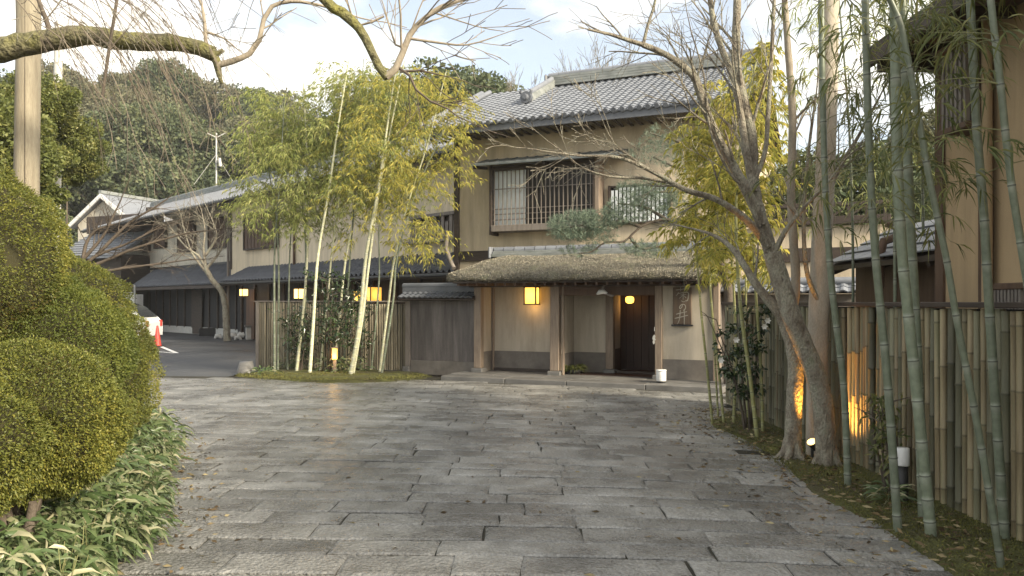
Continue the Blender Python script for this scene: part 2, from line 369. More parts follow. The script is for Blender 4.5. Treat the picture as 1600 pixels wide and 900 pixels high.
def streak(m, lo_, hi_, sc_=(2.2,2.2,.22)):
    nt = m.node_tree; N = nt.nodes; L = nt.links; b = N['Principled BSDF']; g = N.new('ShaderNodeNewGeometry'); mp = N.new('ShaderNodeMapping'); mp.inputs['Scale'].default_value = sc_
    L.new(g.outputs['Position'], mp.inputs[0]); nz = N.new('ShaderNodeTexNoise'); nz.inputs['Scale'].default_value = 2.2; nz.inputs['Detail'].default_value = 6; nz.inputs['Roughness'].default_value = .65; L.new(mp.outputs[0], nz.inputs['Vector'])
    mr = N.new('ShaderNodeMapRange'); mr.inputs[1].default_value = .32; mr.inputs[2].default_value = .62; mr.inputs[3].default_value = lo_; mr.inputs[4].default_value = hi_; L.new(nz.outputs['Fac'], mr.inputs[0])
    src = b.inputs['Base Color'].links[0].from_socket; vm = N.new('ShaderNodeVectorMath'); vm.operation = 'SCALE'; L.new(src, vm.inputs[0]); L.new(mr.outputs[0], vm.inputs[3]); L.new(vm.outputs[0], b.inputs['Base Color'])
for k_ in ('plaster','plaster_gate','plaster_wing','plaster_pale','plaster_house'): streak(M[k_], .80, 1.05)
def noded(m, k=.6):
    nt = m.node_tree; N = nt.nodes; L = nt.links; b = N['Principled BSDF']; at = N.new('ShaderNodeAttribute'); at.attribute_name = 'node'
    mr = N.new('ShaderNodeMapRange'); mr.inputs[3].default_value = 1; mr.inputs[4].default_value = 1-k; L.new(at.outputs['Fac'], mr.inputs[0])
    src = b.inputs['Base Color'].links[0].from_socket; vm = N.new('ShaderNodeVectorMath'); vm.operation = 'SCALE'; L.new(src, vm.inputs[0]); L.new(mr.outputs[0], vm.inputs[3]); L.new(vm.outputs[0], b.inputs['Base Color'])
noded(M['fence_bamboo']); noded(M['fence_green'])
streak(M['grey_panel'], .55, 1.15); streak(M['dado'], .75, 1.1, (1.5,1.5,1.5)); streak(M['ridge'], .7, 1.1, (1,1,3))
damp(M['asphalt'], .35, .75, 1.15, .8, 1.1)

# ================================================================== GROUND
def sheet(name, poly, z, m, kind='structure', cut=0):
    mb = MB(); mb.add([(x, y, z) for x, y in poly], [tuple(range(len(poly)))])
    me = mb.mesh(name)
    bm = bmesh.new(); bm.from_mesh(me)
    for f in bm.faces:
        if f.normal.z < 0: f.normal_flip()
    bm.to_mesh(me); bm.free()
    o = link(name, me, None, m); o['kind'] = kind; return o
sheet('ground', [(-400,-60),(400,-60),(400,700),(-400,700)], -.05, M['dirt'])
sheet('parking_lot', [(-40,17.0),(-6.3,16.9),(-5.6,20.5),(0,22.5),(0,48),(-40,60)], -.02, M['asphalt'])

def left_edge(Y):
    return float(np.interp(Y, [2,4.2,5.2,7,9.2,17.5], [-1.75,-2.25,-2.5,-3.12,-3.95,-8.2]))
GATE = Frame(-.83, 17.3, 24)
gate_right = GATE.P(GATE.u(1112), 0)
sheet('joint_bed', [(-3.0,1.5),(3.2,1.5),(3.2,11.5),(3.9,13.5),(3.0,15.4),(-1.6,17.3),(-2.5,17.2),(-8.6,17.6),(-4.6,9.2)], -.016, M['joint'])

pave = empty('stone_pavement', (0,0,0)); pave['kind'] = 'structure'
def course_y(X, Y0):
    a = min(max(.02 + .026*(Y0 - 5.2), .0), .24); b = .05
    t = X + .5
    return Y0 - a*t - b*t*abs(t)/2*(1 if t > 0 else .25)
def stone_ok(x, y):
    if y < 2.6 or x < left_edge(y) - .25: return False
    if y < 11.2 and x > 3.0 + .10*math.sin(y*2.1): return False
    if y >= 11.2 and x > 3.7: return False
    u = (x-GATE.x)*GATE.d[0] + (y-GATE.y)*GATE.d[1]; w = (x-GATE.x)*GATE.n[0] + (y-GATE.y)*GATE.n[1]
    if u > -1.2 and w > -1.0: return False
    if y > 17.0: return False
    return True
r2 = random.Random(5)
Y0 = 2.0; stones = []
while Y0 < 19:
    wd_ = r2.uniform(.29, .385)
    x = -9.5 + r2.uniform(0, .8)
    while x < 4.4:
        ln = r2.choice([.45,.6,.72,.82,.95,1.15]) * r2.uniform(.92,1.08)
        xc = x + ln/2; yc = course_y(xc, Y0 + wd_/2)
        if stone_ok(xc, yc): stones.append((x, x+ln, Y0, Y0+wd_, xc, yc))
        x += ln
    Y0 += wd_
stones.sort(key=lambda s: s[5])
def stone_mesh(s):
    x0, x1, ya, yb, xc, yc = s
    g = r2.uniform(.007, .013); sk = r2.uniform(-.02,.05)*(yb-ya)
    ring = []
    n = 5
    for i in range(n):
        t = i/n; X = x0+g*.4+(x1-x0-.8*g)*t; ring.append((X, course_y(X, ya)+g))
    for i in range(2):
        t = i/2; Yv = ya+(yb-ya)*t; X = x1-g*.4+sk*t; ring.append((X, course_y(X, Yv)+(g if t == 0 else 0)))
    for i in range(n):
        t = i/n; X = x1-g*.4+sk-(x1-x0-.8*g)*t; ring.append((X, course_y(X, yb)-g))
    for i in range(2):
        t = i/2; Yv = yb-(yb-ya)*t; X = x0+g*.4+sk*(1-t); ring.append((X, course_y(X, Yv)-(g if t == 0 else 0)))
    j = .009
    ring = [(p[0]-xc+r2.uniform(-j,j), p[1]-yc+r2.uniform(-j,j)*.8) for p in ring]
    h = r2.uniform(-.004,.005); tx, ty = r2.uniform(-.006,.006), r2.uniform(-.013,.013)
    zt = lambda p: h + tx*p[0] + ty*p[1]
    k = len(ring)
    ins = [(p[0]*(1-.028/max(.2,abs(x1-x0)/2)) , p[1]*(1-.022/((yb-ya)/2))) for p in ring]
    vs = [(p[0],p[1],zt(p)) for p in ins] + [(p[0],p[1],zt(p)-.009) for p in ring] + [(p[0],p[1],-.06) for p in ring]
    fs = [tuple(range(k))] + [(i,i+k,(i+1)%k+k,(i+1)%k) for i in range(k)] + [(i+k,i+2*k,(i+1)%k+2*k,(i+1)%k+k) for i in range(k)]
    fs = [tuple(reversed(f)) if i else f for i, f in enumerate(fs)]
    return vs, fs
rest = MB()
for i, s in enumerate(stones):
    vs, fs = stone_mesh(s)
    if i < 300:
        mb = MB(); mb.add(vs, fs); o = mb.build('paving_stone', M['stone'], pave); o.location = (s[4], s[5], 0)
    else: rest.add([(v[0]+s[4], v[1]+s[5], v[2]) for v in vs], fs)
if rest.v: tag(rest.build('paving_stone_rest', M['stone'], pave), kind='stuff')
print('stones', len(stones))

# moss strips and island
def mound(name, ring_pts, h, m, kind='structure', amp=.03, base=-.03, label=None):
    """low mounded ground patch: ring of (x, y)"""
    cx = sum(p[0] for p in ring_pts)/len(ring_pts); cy = sum(p[1] for p in ring_pts)/len(ring_pts)
    # densify ring
    R_ = []
    n = len(ring_pts)
    for i in range(n):
        a, b = ring_pts[i], ring_pts[(i+1)%n]; L = math.hypot(b[0]-a[0], b[1]-a[1]); k = max(1, int(L/.15))
        for j in range(k): R_.append((a[0]+(b[0]-a[0])*j/k, a[1]+(b[1]-a[1])*j/k))
    mb = MB(); vs = []; k = len(R_); lev = 8
    for l in range(lev+1):
        t = l/lev
        for (x, y) in R_:
            X = x+(cx-x)*t; Yv = y+(cy-y)*t
            e = mnoise.noise((X*3, Yv*3, 1))*.06*(1-t)
            X += e; Yv += e
            z = base + (h-base)*min(1, (t*4))**.6 + amp*mnoise.noise((X*2.5, Yv*2.5, 0))*min(1,t*5)
            vs.append((X, Yv, z))
    fs = []
    for l in range(lev):
        for i in range(k):
            i2 = (i+1)%k; fs.append((l*k+i, l*k+i2, (l+1)*k+i2, (l+1)*k+i))
    mb.add(vs, fs, 0, True)
    o = mb.build(name, m); o['kind'] = kind; return o
mound('moss_bank', [(2.62,2.5),(2.55,4.4),(2.6,5.4),(2.5,6.7),(2.62,7.6),(2.75,8.6),(2.68,9.6),(2.55,10.6),(2.75,11.4),(3.3,12.3),(4.2,12.2),(4.2,2.5)], .035, M['moss'])
mound('moss_island', [(-5.95,17.9),(-5.6,17.1),(-4.9,16.5),(-3.9,15.95),(-2.9,15.9),(-2.1,16.35),(-1.75,17.0),(-1.75,17.7),(-5.7,19.2)], .09, M['moss'])
mound('hedge_bed', [(-1.75,2.0),(-2.25,4.2),(-2.52,5.2),(-3.2,7.2),(-3.98,9.2),(-5.2,11.2),(-12,16.5),(-14,2)], .05, M['dirt'])

# ================================================================== MAIN BUILDING + GATE
def bld(name, fr, label, cat):
    return empty(name, (fr.x, fr.y, 0), -fr.th, label, cat)
def lb(parent, name, m, *boxes, bevel=.006):
    mb = MB()
    for b in boxes: mb.box(*b)
    return mb.build(name, M[m] if isinstance(m, str) else m, parent, bevel=bevel)
def pieces(parent, name, me, mats4, limit=300):
    """place shared mesh: first LIMIT as part objects, the rest joined as one part of kind stuff"""
    for mt in mats4[:limit]:
        o = bpy.data.objects.new(name, me); COL.objects.link(o); o.parent = parent; o.matrix_local = mt
    if len(mats4) > limit:
        n = len(me.vertices); co = np.zeros(n*3); me.vertices.foreach_get('co', co); co = co.reshape(-1,3)
        fs = [tuple(p.vertices) for p in me.polygons]; mb = MB()
        for mt in mats4[limit:]:
            A = np.array(mt); v = co @ A[:3,:3].T + A[:3,3]; mb.add(v.tolist(), fs)
        tag(mb.build(name + '_rest', me.materials[0], parent, fix=False), kind='stuff')
def pantile(wd, ln, th=.018, rise=.035, nx=6):
    """S-profile tile, x across, y up the slope, origin at lower edge centre"""
    xs = [i/nx for i in range(nx+1)]
    prof = [(x*wd-wd/2, rise*(math.sin(x*2*math.pi-.6)*.5+.5)) for x in xs]
    mb = MB(); vs = []
    for y, dz in ((0, th), (ln*1.12, -.004)):
        vs += [(x, y, z+dz) for x, z in prof]
    vs += [(x, 0, z+th-.028) for x, z in prof]
    k = nx+1
    fs = [(i, i+1, i+1+k, i+k) for i in range(nx)] + [(i+2*k, i+1+2*k, i+1, i) for i in range(nx)]
    mb.add(vs, fs, 0, False)
    return mb.mesh('tile', fix=False)

WM = 2.0    # main wall stands this far behind the gate front
mainb = bld('inn_building', GATE, 'two storey plastered inn with grey tiled roof and lattice windows behind the gate', 'building')
uL = GATE.u(718, WM); uR = GATE.u(1160, WM); uR2 = GATE.u(1392, WM)
ze = GATE.z(740, 196, WM-.9)          # eave height
zw = ze + .05
lb(mainb, 'wall', 'plaster', (uL, uR, WM, WM+.25, 0, zw))
zl = GATE.z(1320, 352, WM)
lb(mainb, 'wall', 'plaster', (uR, uR2, WM+.02, WM+.27, 0, zl))
lb(mainb, 'side_wall', 'plaster', (uL+.01, uL+.25, WM+.25, WM+6.5, 0, zw))
lb(mainb, 'side_wall', 'plaster', (uR-.25, uR-.01, WM+.25, WM+6.5, 0, zw))
lb(mainb, 'corner_post', 'dark_wood', (uL-.13, uL, WM-.06, WM+.12, 0, zw))
zb0, zb1 = GATE.z(750,408,WM), GATE.z(750,392,WM)
lb(mainb, 'beam', 'dark_wood', (uL+.002, uR, WM-.05, WM-.002, zb0, zb1))
lb(mainb, 'beam', 'dark_wood', (uR, uR2, WM-.03, WM+.018, GATE.z(1320,408,WM), GATE.z(1320,386,WM)))
# roof
OV = .9; D2 = 3.6
slope_h = None
we = WM-OV; wr = we + D2
zr = GATE.z(870, 136, wr); ang = math.atan2(zr-ze, D2)
rl = uL-.75; rr = GATE.u(1172, we)
mb = MB()
th = .10
mb.prism([(we, ze-.02), (wr, zr-.02), (wr+D2, ze-.02), (wr+D2, ze-.02-th), (wr, zr-.02-th), (we, ze-.02-th)], rl+.05, rr-.05)
roof = mb.build('roof', M['dark_wood'], mainb)
for k in range(34):   # rafters under the eave
    ur = rl+.2+(rr-rl-.4)*k/33
    lb(roof, 'rafter', 'dark_wood', (ur-.035, ur+.035, we+.06, WM-.01, ze-.02-th-.03, ze-.02-th-.004), bevel=0)
lb(roof, 'fascia', 'tile_dark', (rl, rr, we-.03, we-.003, ze-.17, ze+.01))
TW, TL = .185, .185
tl_me = pantile(TW, TL); tl_me.materials.append(M['tile'])
sl = D2/math.cos(ang); nr = int(sl/TL); nc = int((rr-rl)/TW)
mts = []
for r in range(nr+1):
    for c in range(nc+1):
        uu = rl+TW/2+c*TW; ss = -.06+r*TL
        w_ = we+ss*math.cos(ang); z_ = ze+ss*math.sin(ang)
        if w_ > wr-.1: continue
        mt = Matrix.Translation((uu, w_, z_-.005+rng.uniform(-.003,.003))) @ Matrix.Rotation(ang+rng.uniform(-.012,.012), 4, 'X') @ Matrix.Rotation(rng.uniform(-.01,.01), 4, 'Z')
        mts.append((r + .03*abs(c-nc*.8), mt))
mts.sort(key=lambda t: t[0])
pieces(roof, 'tile', tl_me, [m_ for _, m_ in mts])
# eave end tiles (round caps)
for c in range(nc+1):
    uu = rl+TW*.8+c*TW
    if uu > rr: break
    mb = MB(); mb.tube([(uu, we-.09, ze+.01), (uu, we-.02, ze+.03)], .055, 8); mb.build('eave_tile', M['tile_dark'], roof, fix=False)
# main ridge: stacked courses and a round cap row
rgl = GATE.u(858, wr); rgr = rr+.1
rg = MB(); hh = .27
for k in range(4):
    z0 = zr+.02+k*hh/4; o_ = .16-.012*k
    rg.box(rgl+.02*k, rgr-.02*k, wr-o_, wr+o_, z0, z0+hh/4-.012)
    rg.box(rgl+.05, rgr-.05, wr-o_+.025, wr+o_-.025, z0+hh/4-.012, z0+hh/4)
ridge = rg.build('ridge', M['ridge'], roof)
n = int((rgr-rgl)/.3)
cap_me = MB(); cap_me.tube([(0,0,0),(.29,0,0)], .085, 8); cap_me = cap_me.mesh('ridge_cap'); cap_me.materials.append(M['tile'])
for k in range(n):
    o = bpy.data.objects.new('ridge_cap', cap_me); COL.objects.link(o); o.parent = ridge; o.location = (rgl+k*.3, wr, zr+hh+.03)
lb(ridge, 'ridge_end_tile', 'tile_dark', (rgl-.08, rgl-.005, wr-.18, wr+.18, zr-.05, zr+hh+.06), bevel=.03)
# descending ridge near the verge with its ornament
du = rgl+.12
def on_roof(u, w, dz=0): return (u, w, ze+(w-we)*math.tan(ang)+dz)
wo = we + D2*.50
mb = MB(); mb.bar(on_roof(du, wr-.1, .12), on_roof(du, wo, .12), .10, .09, up=(0,0,1))
dr = mb.build('descending_ridge', M['ridge'], roof)
mb = MB(); mb.tube([on_roof(du, wr-.1, .24), on_roof(du, wo, .24)], .075, 8); mb.build('ridge_cap', M['tile'], dr)
mb = MB(); c = Vector(on_roof(du, wo-.06, .17))
mb.tube([c+Vector((0,.05,0)), c+Vector((0,-.05,0))], [.16,.15], 10); mb.tube([c+Vector((0,-.05,.0)), c+Vector((0,-.12,.0))], [.09,.06], 8)
for sx in (-1,1): mb.tube([c+Vector((sx*.10,0,.09)), c+Vector((sx*.15,-.03,.15)), c+Vector((sx*.11,-.05,.19))], [.05,.04,.02], 6)
mb.build('demon_tile', M['tile_dark'], dr)
mb = MB(); mb.tube([on_roof(rl+.06, wr-.05, .06), on_roof(rl+.06, we, .06)], .08, 8); mb.build('verge_tile', M['tile'], roof)
mb = MB(); mb.tube([on_roof(rl+.30, wr-.05, .07), on_roof(rl+.30, we, .07)], .07, 8); mb.build('verge_tile', M['tile'], roof)

# awning over the window
AW = WM-.75
ua, ub = GATE.u(735, AW), GATE.u(967, AW)
za = GATE.z(850, 248, AW)
mb = MB(); mb.prism([(WM-.01, za+.22), (AW, za+.0), (AW, za-.05), (WM-.01, za+.13)], ua, ub)
aw = mb.build('awning', M['copper'], mainb, bevel=.006)
k = 0
for k in range(14):
    t = ua+.1+(ub-ua-.2)*k/13
    mb = MB(); mb.bar((t, WM-.02, za+.222), (t, AW+.02, za+.004), .016, .012); mb.build('seam', M['copper'], aw)
for t in (ua+.06, (ua+ub)/2, ub-.06):
    mb = MB(); mb.bar((t, WM-.02, za+.02), (t, AW+.08, za-.065), .03, .035); mb.build('bracket', M['dark_wood'], aw)
# box lattice window
WB = WM-.38
x0, x1 = GATE.u(769, WB), GATE.u(926, WB)
z1, z0 = GATE.z(850, 261, WB), GATE.z(850, 349, WB)
win = lb(mainb, 'lattice_window', 'dark_wood', (x0-.07, x0, WB-.02, WM-.01, z0-.22, z1+.12), (x1, x1+.05, WB-.02, WM-.01, z0-.02, z1+.12), (x0-.002, x1+.002, WB+.01, WB+.08, z1, z1+.11))
lb(win, 'sill', 'grey_wood', (x0-.002, x1+.08, WB-.06, WM-.01, z0-.15, z0-.002))
lb(win, 'light_post', 'post_wood', (x1+.055, x1+.15, WB-.02, WM-.01, z0-.15, z1+.12))
xs_ = GATE.u(818, WB)
lb(win, 'paper_screen', 'shoji', (x0+.005, xs_, WB+.14, WB+.16, z0, z1), bevel=0)
lb(win, 'screen_stile', 'dark_wood', (xs_+.002, xs_+.07, WB+.12, WB+.17, z0, z1))
lb(win, 'dark_pane', 'glass_dark', (xs_+.072, x1-.002, WB+.15, WB+.165, z0, z1), bevel=0)
lb(win, 'screen_stile', 'dark_wood', (xs_+1.0, xs_+1.05, WB+.12, WB+.148, z0, z1))
for k in range(23):
    t = x0+(x1-x0)*(k+.5)/23
    lb(win, 'lattice_bar', 'grey_wood', (t-.0085, t+.0085, WB, WB+.03, z0, z1), bevel=0)
for f_ in (.10, .20, .295, .66):
    zz = z0+(z1-z0)*f_
    lb(win, 'lattice_rail', 'grey_wood', (x0, x1, WB+.031, WB+.05, zz-.01, zz+.01), bevel=0)
# second window with wide slats
y0, y1 = GATE.u(954, WM-.1), GATE.u(1044, WM-.1); q1, q0 = GATE.z(1000, 291, WM-.1), GATE.z(1000, 346, WM-.1)
win2 = lb(mainb, 'slatted_window', 'dark_wood', (y0-.05, y0, WM-.14, WM-.005, q0-.03, q1+.05), (y1, y1+.05, WM-.14, WM-.005, q0-.03, q1+.05), (y0+.002, y1-.002, WM-.12, WM-.006, q1+.005, q1+.045), (y0+.002, y1-.002, WM-.12, WM-.006, q0-.04, q0-.005))
lb(win2, 'dark_pane', 'glass_dark', (y0, y1, WM-.03, WM-.008, q0, q1), bevel=0)
for k in range(14):
    t = y0+(y1-y0)*(k+.5)/14
    lb(win2, 'slat', 'shoji', (t-.028, t+.028, WM-.11, WM-.09, q0, q1-.01-.05*(k in (0,1))), bevel=0)
# balustrade at the lower part of the building
bz0, bz1 = GATE.z(1320,350,WM), GATE.z(1320,322,WM)
bal = lb(mainb, 'balustrade', 'dark_wood', (uR, uR2, WM-.1, WM-.02, bz0, bz0+.16), (uR, uR2, WM-.1, WM-.02, bz1, bz1+.08))
for k in range(9):
    t = uR+.1+(uR2-uR-.2)*k/8
    lb(bal, 'baluster', 'dark_wood', (t-.03, t+.03, WM-.09, WM-.03, bz0+.16, bz1), bevel=0)
    if k < 8:
        t2 = uR+.1+(uR2-uR-.2)*(k+1)/8
        mb = MB(); mb.bar((t+.03, WM-.06, bz0+.17), (t2-.03, WM-.06, bz1-.01), .012, .02); mb.build('brace', M['dark_wood'], bal)

# ---------------- gate pavilion
gate = bld('entrance_gate', GATE, 'thatched entrance gate with plaster walls and open doorway under a glowing lantern', 'gate')
Z0 = .10
def post(px0, px1, w, z0=Z0, z1=2.12, m='post_wood', dp=.16):
    a, b = GATE.u(px0, w), GATE.u(px1, w)
    p = lb(gate, 'post', m, (a, b, w, w+dp, z0+.08, z1), bevel=.012)
    lb(p, 'base_stone', 'step', (a-.05, b+.05, w-.05, w+dp+.05, z0-.02, z0+.08), bevel=.02)
    return a, b
p1 = post(740, 751, 0); p2 = post(859, 873, 0); p4 = post(1023, 1034, 0)
p3 = post(946, 958, .9)
gr = GATE.u(1114, 0)
ZD = GATE.z(820, 549, .6)
def walls(u0, u1, w0, w1, zt=2.2, zd=None):
    zd = zd or ZD
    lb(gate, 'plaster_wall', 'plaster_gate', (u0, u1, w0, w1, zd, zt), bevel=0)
    e = .008
    if (u1-u0) > (w1-w0): lb(gate, 'dado', 'dado', (u0, u1, w0-e, w1+e, Z0, zd-.001), bevel=0)
    else: lb(gate, 'dado', 'dado', (u0-e, u1+e, w0, w1, Z0, zd-.001), bevel=0)
walls(p1[0]+.03, p1[1]-.01, .161, .66)                      # return wall
walls(p1[1], p2[0]+.05, .60, .70)                           # back of the recess
lb(gate, 'corner_trim', 'post_wood', (p1[1]+.012, p1[1]+.05, .55, .598, Z0, 2.1))
lb(gate, 'ground_sill', 'dark_wood', (p1[1]+.06, p2[0]-.01, .53, .59, Z0, Z0+.06))
walls(p2[1]-.07, p2[1], .161, .91)                          # return beside the doorway
lb(gate, 'door_jamb', 'post_wood', (p2[1]+.06, p2[1]+.10, .02, .08, Z0, 2.0))
walls(p2[1]+.0, p3[0]-.002, .92, 1.02)                      # inner wall panel
p4w = p4[1]
walls(p4[1]+.002, gr, .06, .16, zd=GATE.z(1070, 562, .06))
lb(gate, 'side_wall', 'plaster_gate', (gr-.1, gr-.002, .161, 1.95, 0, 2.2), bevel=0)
lb(gate, 'corner_post', 'post_wood', (gr-.004, gr+.11, .02, .16, Z0, 2.12), bevel=.01)  # added post, covers the sunlit end of the plaster side wall
lb(gate, 'cover_boarding', 'grey_wood', (gr+.0, gr+.03, .162, 1.95, 0, 2.2), bevel=0)  # added wood cover over the sun-facing side of the plaster wall
# interior
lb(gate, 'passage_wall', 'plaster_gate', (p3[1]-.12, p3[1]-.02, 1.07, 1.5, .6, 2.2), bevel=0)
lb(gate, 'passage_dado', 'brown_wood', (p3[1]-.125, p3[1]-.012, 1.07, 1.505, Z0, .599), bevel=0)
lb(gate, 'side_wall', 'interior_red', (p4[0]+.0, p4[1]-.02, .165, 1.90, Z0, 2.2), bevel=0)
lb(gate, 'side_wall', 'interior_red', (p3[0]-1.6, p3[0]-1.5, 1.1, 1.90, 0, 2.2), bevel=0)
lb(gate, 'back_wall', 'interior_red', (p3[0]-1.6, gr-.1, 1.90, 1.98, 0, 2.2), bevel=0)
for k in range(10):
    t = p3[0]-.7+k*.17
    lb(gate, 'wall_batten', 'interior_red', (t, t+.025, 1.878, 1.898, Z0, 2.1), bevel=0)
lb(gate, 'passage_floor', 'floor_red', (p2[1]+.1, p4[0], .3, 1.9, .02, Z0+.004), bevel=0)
lb(gate, 'threshold', 'dark_wood', (p3[1], p4[0], .92, 1.02, Z0+.005, Z0+.05))
lb(gate, 'ceiling', 'dark_wood', (p1[0], gr, -.45, 1.95, 2.215, 2.26), bevel=0)
zl0, zl1 = GATE.z(900, 461, 0), GATE.z(900, 443, 0)
lb(gate, 'lintel', 'dark_wood', (p1[0]-.1, gr+.1, -.04, .02, zl1-.06, zl1+.10))
lb(gate, 'lintel', 'brown_wood', (p2[1], p4[0], .03, .15, zl0-.01, zl1-.062))

# thatch roof: swept shell with rounded hipped ends
gu0, gu1 = GATE.u(688, -.75), GATE.u(1118, -.75)
zt0 = GATE.z(850, 436, -.75); wtop = .95; zt1 = GATE.z(900, 397, wtop)+.02
def thatch_pt(s, t):
    """s 0..1 along, t 0..1 around the section from front underside over the ridge to the back underside"""
    L = gu1-gu0; u = gu0+L*s
    e = min(u-gu0, gu1-u); hip = min(1.0, e/1.05); q = math.sqrt(max(0, 1-(1-hip)**2))
    half = wtop+.75
    prof = [(.55,-.02),(.12,-.01),(.0,.0),(-.02,.05),(.02,.12),(.10,.165)]
    n = 15
    for i in range(1, n):
        a = i/n; prof.append((.10+(half-.10)*a, .165+(zt1-zt0-.165)*(1-(1-a)**1.45)))
    prof = prof+[(2*half-p, z) for p, z in reversed(prof)]
    x = t*(len(prof)-1); i = min(int(x), len(prof)-2); f_ = x-i
    p = prof[i][0]*(1-f_)+prof[i+1][0]*f_; z = prof[i][1]*(1-f_)+prof[i+1][1]*f_
    scale_z = 1 if z < .165 else 0
    zz = z if z <= .165 else .165+(z-.165)*q
    pp = half+(p-half)*(.80+.20*q if e < 1.05 else 1)
    sag = .02*math.sin(s*3.1)
    nn = mnoise.noise((u*2.2, p*3, z*3))*.022 + mnoise.noise((u*9, p*12, z*9))*.012
    return (u, -.75+pp, zt0+zz+nn-sag)
mb = MB(); ns, nt_ = 150, 72; vs = [thatch_pt(i/ns, j/nt_) for i in range(ns+1) for j in range(nt_+1)]; fs = []
for i in range(ns):
    for j in range(nt_): fs.append((i*(nt_+1)+j, i*(nt_+1)+j+1, (i+1)*(nt_+1)+j+1, (i+1)*(nt_+1)+j))
for i in (0, ns):
    fs.append(tuple(i*(nt_+1)+j for j in range(nt_+1)))
mb.add(vs, fs, 0, True); thatch = mb.build('thatch_roof', M['thatch'], gate)
# stray straw ends along the slope
P = []; D_ = []
for i in range(16000):
    s_, t_ = rng.random(), rng.uniform(.03, .5); p = thatch_pt(s_, t_); P.append((p[0],p[1],p[2]+.004)); D_.append((rng.uniform(-.3,.3), -1, -.35+rng.uniform(-.1,.3)))
M['straw'] = mat('straw', [(.05,.045,.03),(.20,.18,.13),(.38,.35,.28)], attr='rnd', rough=.9, bump=0)
o = leaf_obj('straw_ends', leaf_arrays(np.array(P), np.array(D_), nrs.uniform(.03,.07,16000), .011, .1), M['straw'], thatch, (0,0,0)); o['kind'] = 'stuff'
lb(thatch, 'eave_board', 'dark_wood', (gu0+.25, gu1-.25, -.68, -.5, zt0-.065, zt0-.028))
for k in range(24):
    t = gu0+.35+(gu1-gu0-.7)*k/23
    lb(thatch, 'rafter', 'brown_wood', (t-.025, t+.025, -.62, -.05, zt0-.115, zt0-.067), bevel=0)
# ridge of grey tiles
ra, rb = GATE.u(772, wtop), GATE.u(1108, wtop)
rid = lb(gate, 'ridge', 'ridge', (ra, rb, wtop-.17, wtop+.17, zt1-.05, zt1+.03), (ra+.03, rb-.03, wtop-.13, wtop+.13, zt1+.03, zt1+.08))
cap2 = MB(); cap2.tube([(0,0,0),(.235,0,0)], [.085,.08], 8); cap2 = cap2.mesh('cap_tile'); cap2.materials.append(M['tile'])
for k in range(int((rb-ra)/.25)):
    o = bpy.data.objects.new('cap_tile', cap2); COL.objects.link(o); o.parent = rid; o.location = (ra+.03+k*.25, wtop, zt1+.10)
lb(rid, 'end_tile', 'tile', (ra-.06, ra-.002, wtop-.2, wtop+.2, zt1-.08, zt1+.18), bevel=.02)

# step: long slabs of dressed stone in front
step = empty('entrance_step', (GATE.x, GATE.y, 0), -GATE.th); step['kind'] = 'structure'
u_ = GATE.u(690, -.9); ue = GATE.u(1130, -.9); cuts = [u_, u_+1.45, u_+2.75, u_+4.3, ue]
for a, b in zip(cuts, cuts[1:]):
    lb(step, 'step_slab', 'step', (a+.005, b-.005, -.95, -.52, -.03, .085), bevel=.012)
cuts = [u_, u_+1.0, u_+2.1, u_+3.1, u_+4.1, ue]
for a, b in zip(cuts, cuts[1:]):
    lb(step, 'floor_slab', 'step', (a+.004, b-.004, -.515, .60, -.03, .098), bevel=.008)

# grey weathered wall beside the gate with its own little tiled roof
def tile_rows(parent, u0, u1, w0, w1, z0, z1, tw, tl, m, limit=300, name='tile', ribs=True):
    """small roof plane of ribbed tiles: w0,z0 eave -> w1,z1 top"""
    an = math.atan2(z1-z0, w1-w0); sl = math.hypot(w1-w0, z1-z0); out = []
    me = pantile(tw, tl, .014, tw*.2, 5); me.materials.append(m)
    nr_, nc_ = max(1, round(sl/tl)), max(1, round((u1-u0)/tw))
    for r in range(nr_):
        for c in range(nc_):
            s_ = r*sl/nr_; out.append(Matrix.Translation((u0+(c+.5)*(u1-u0)/nc_, w0+s_*math.cos(an), z0+s_*math.sin(an))) @ Matrix.Rotation(an, 4, 'X') @ Matrix.Diagonal(((u1-u0)/nc_/tw, sl/nr_/tl, 1, 1)))
    pieces(parent, name, me, out, limit)
panel = bld('weathered_wall', GATE, 'grey weathered plaster wall with small tiled coping beside the gate post', 'wall')
pa, pb = GATE.u(642, .12), p1[0]-.01
ztop = GATE.z(690, 470, .12)
lb(panel, 'wall_panel', 'grey_panel', (pa, pb, .12, .28, .30, ztop), bevel=.004)
lb(panel, 'stone_footing', 'dado', (pa, pb, .10, .30, -.02, .298), bevel=.012)
lb(panel, 'post', 'grey_wood', (pa-.13, pa-.002, .08, .24, .16, ztop))
lb(panel, 'post_stone', 'step', (pa-.18, pa+.0, .03, .28, -.02, .16), bevel=.02)
lb(panel, 'top_rail', 'dark_wood', (pa-.15, pb, .09, .30, ztop+.002, ztop+.05))
zr0, zr1 = ztop+.07, ztop+.22
mb = MB(); mb.prism([(-.12,zr0-.03),(.20,zr1-.03),(.52,zr0-.03),(.52,zr0-.05),(-.12,zr0-.05)], pa-.2, pb+.05); prf = mb.build('coping', M['dark_wood'], panel)
tile_rows(prf, pa-.2, pb+.05, -.14, .20, zr0-.005, zr1-.01, .135, .18, M['tile_dark'])
mb = MB(); mb.box(pa-.22, pb+.04, .12, .28, zr1-.03, zr1+.08); mb.tube([(pa-.24,.20,zr1+.11),(pb+.04,.20,zr1+.11)], .07, 8); mb.build('ridge', M['tile_dark'], prf)

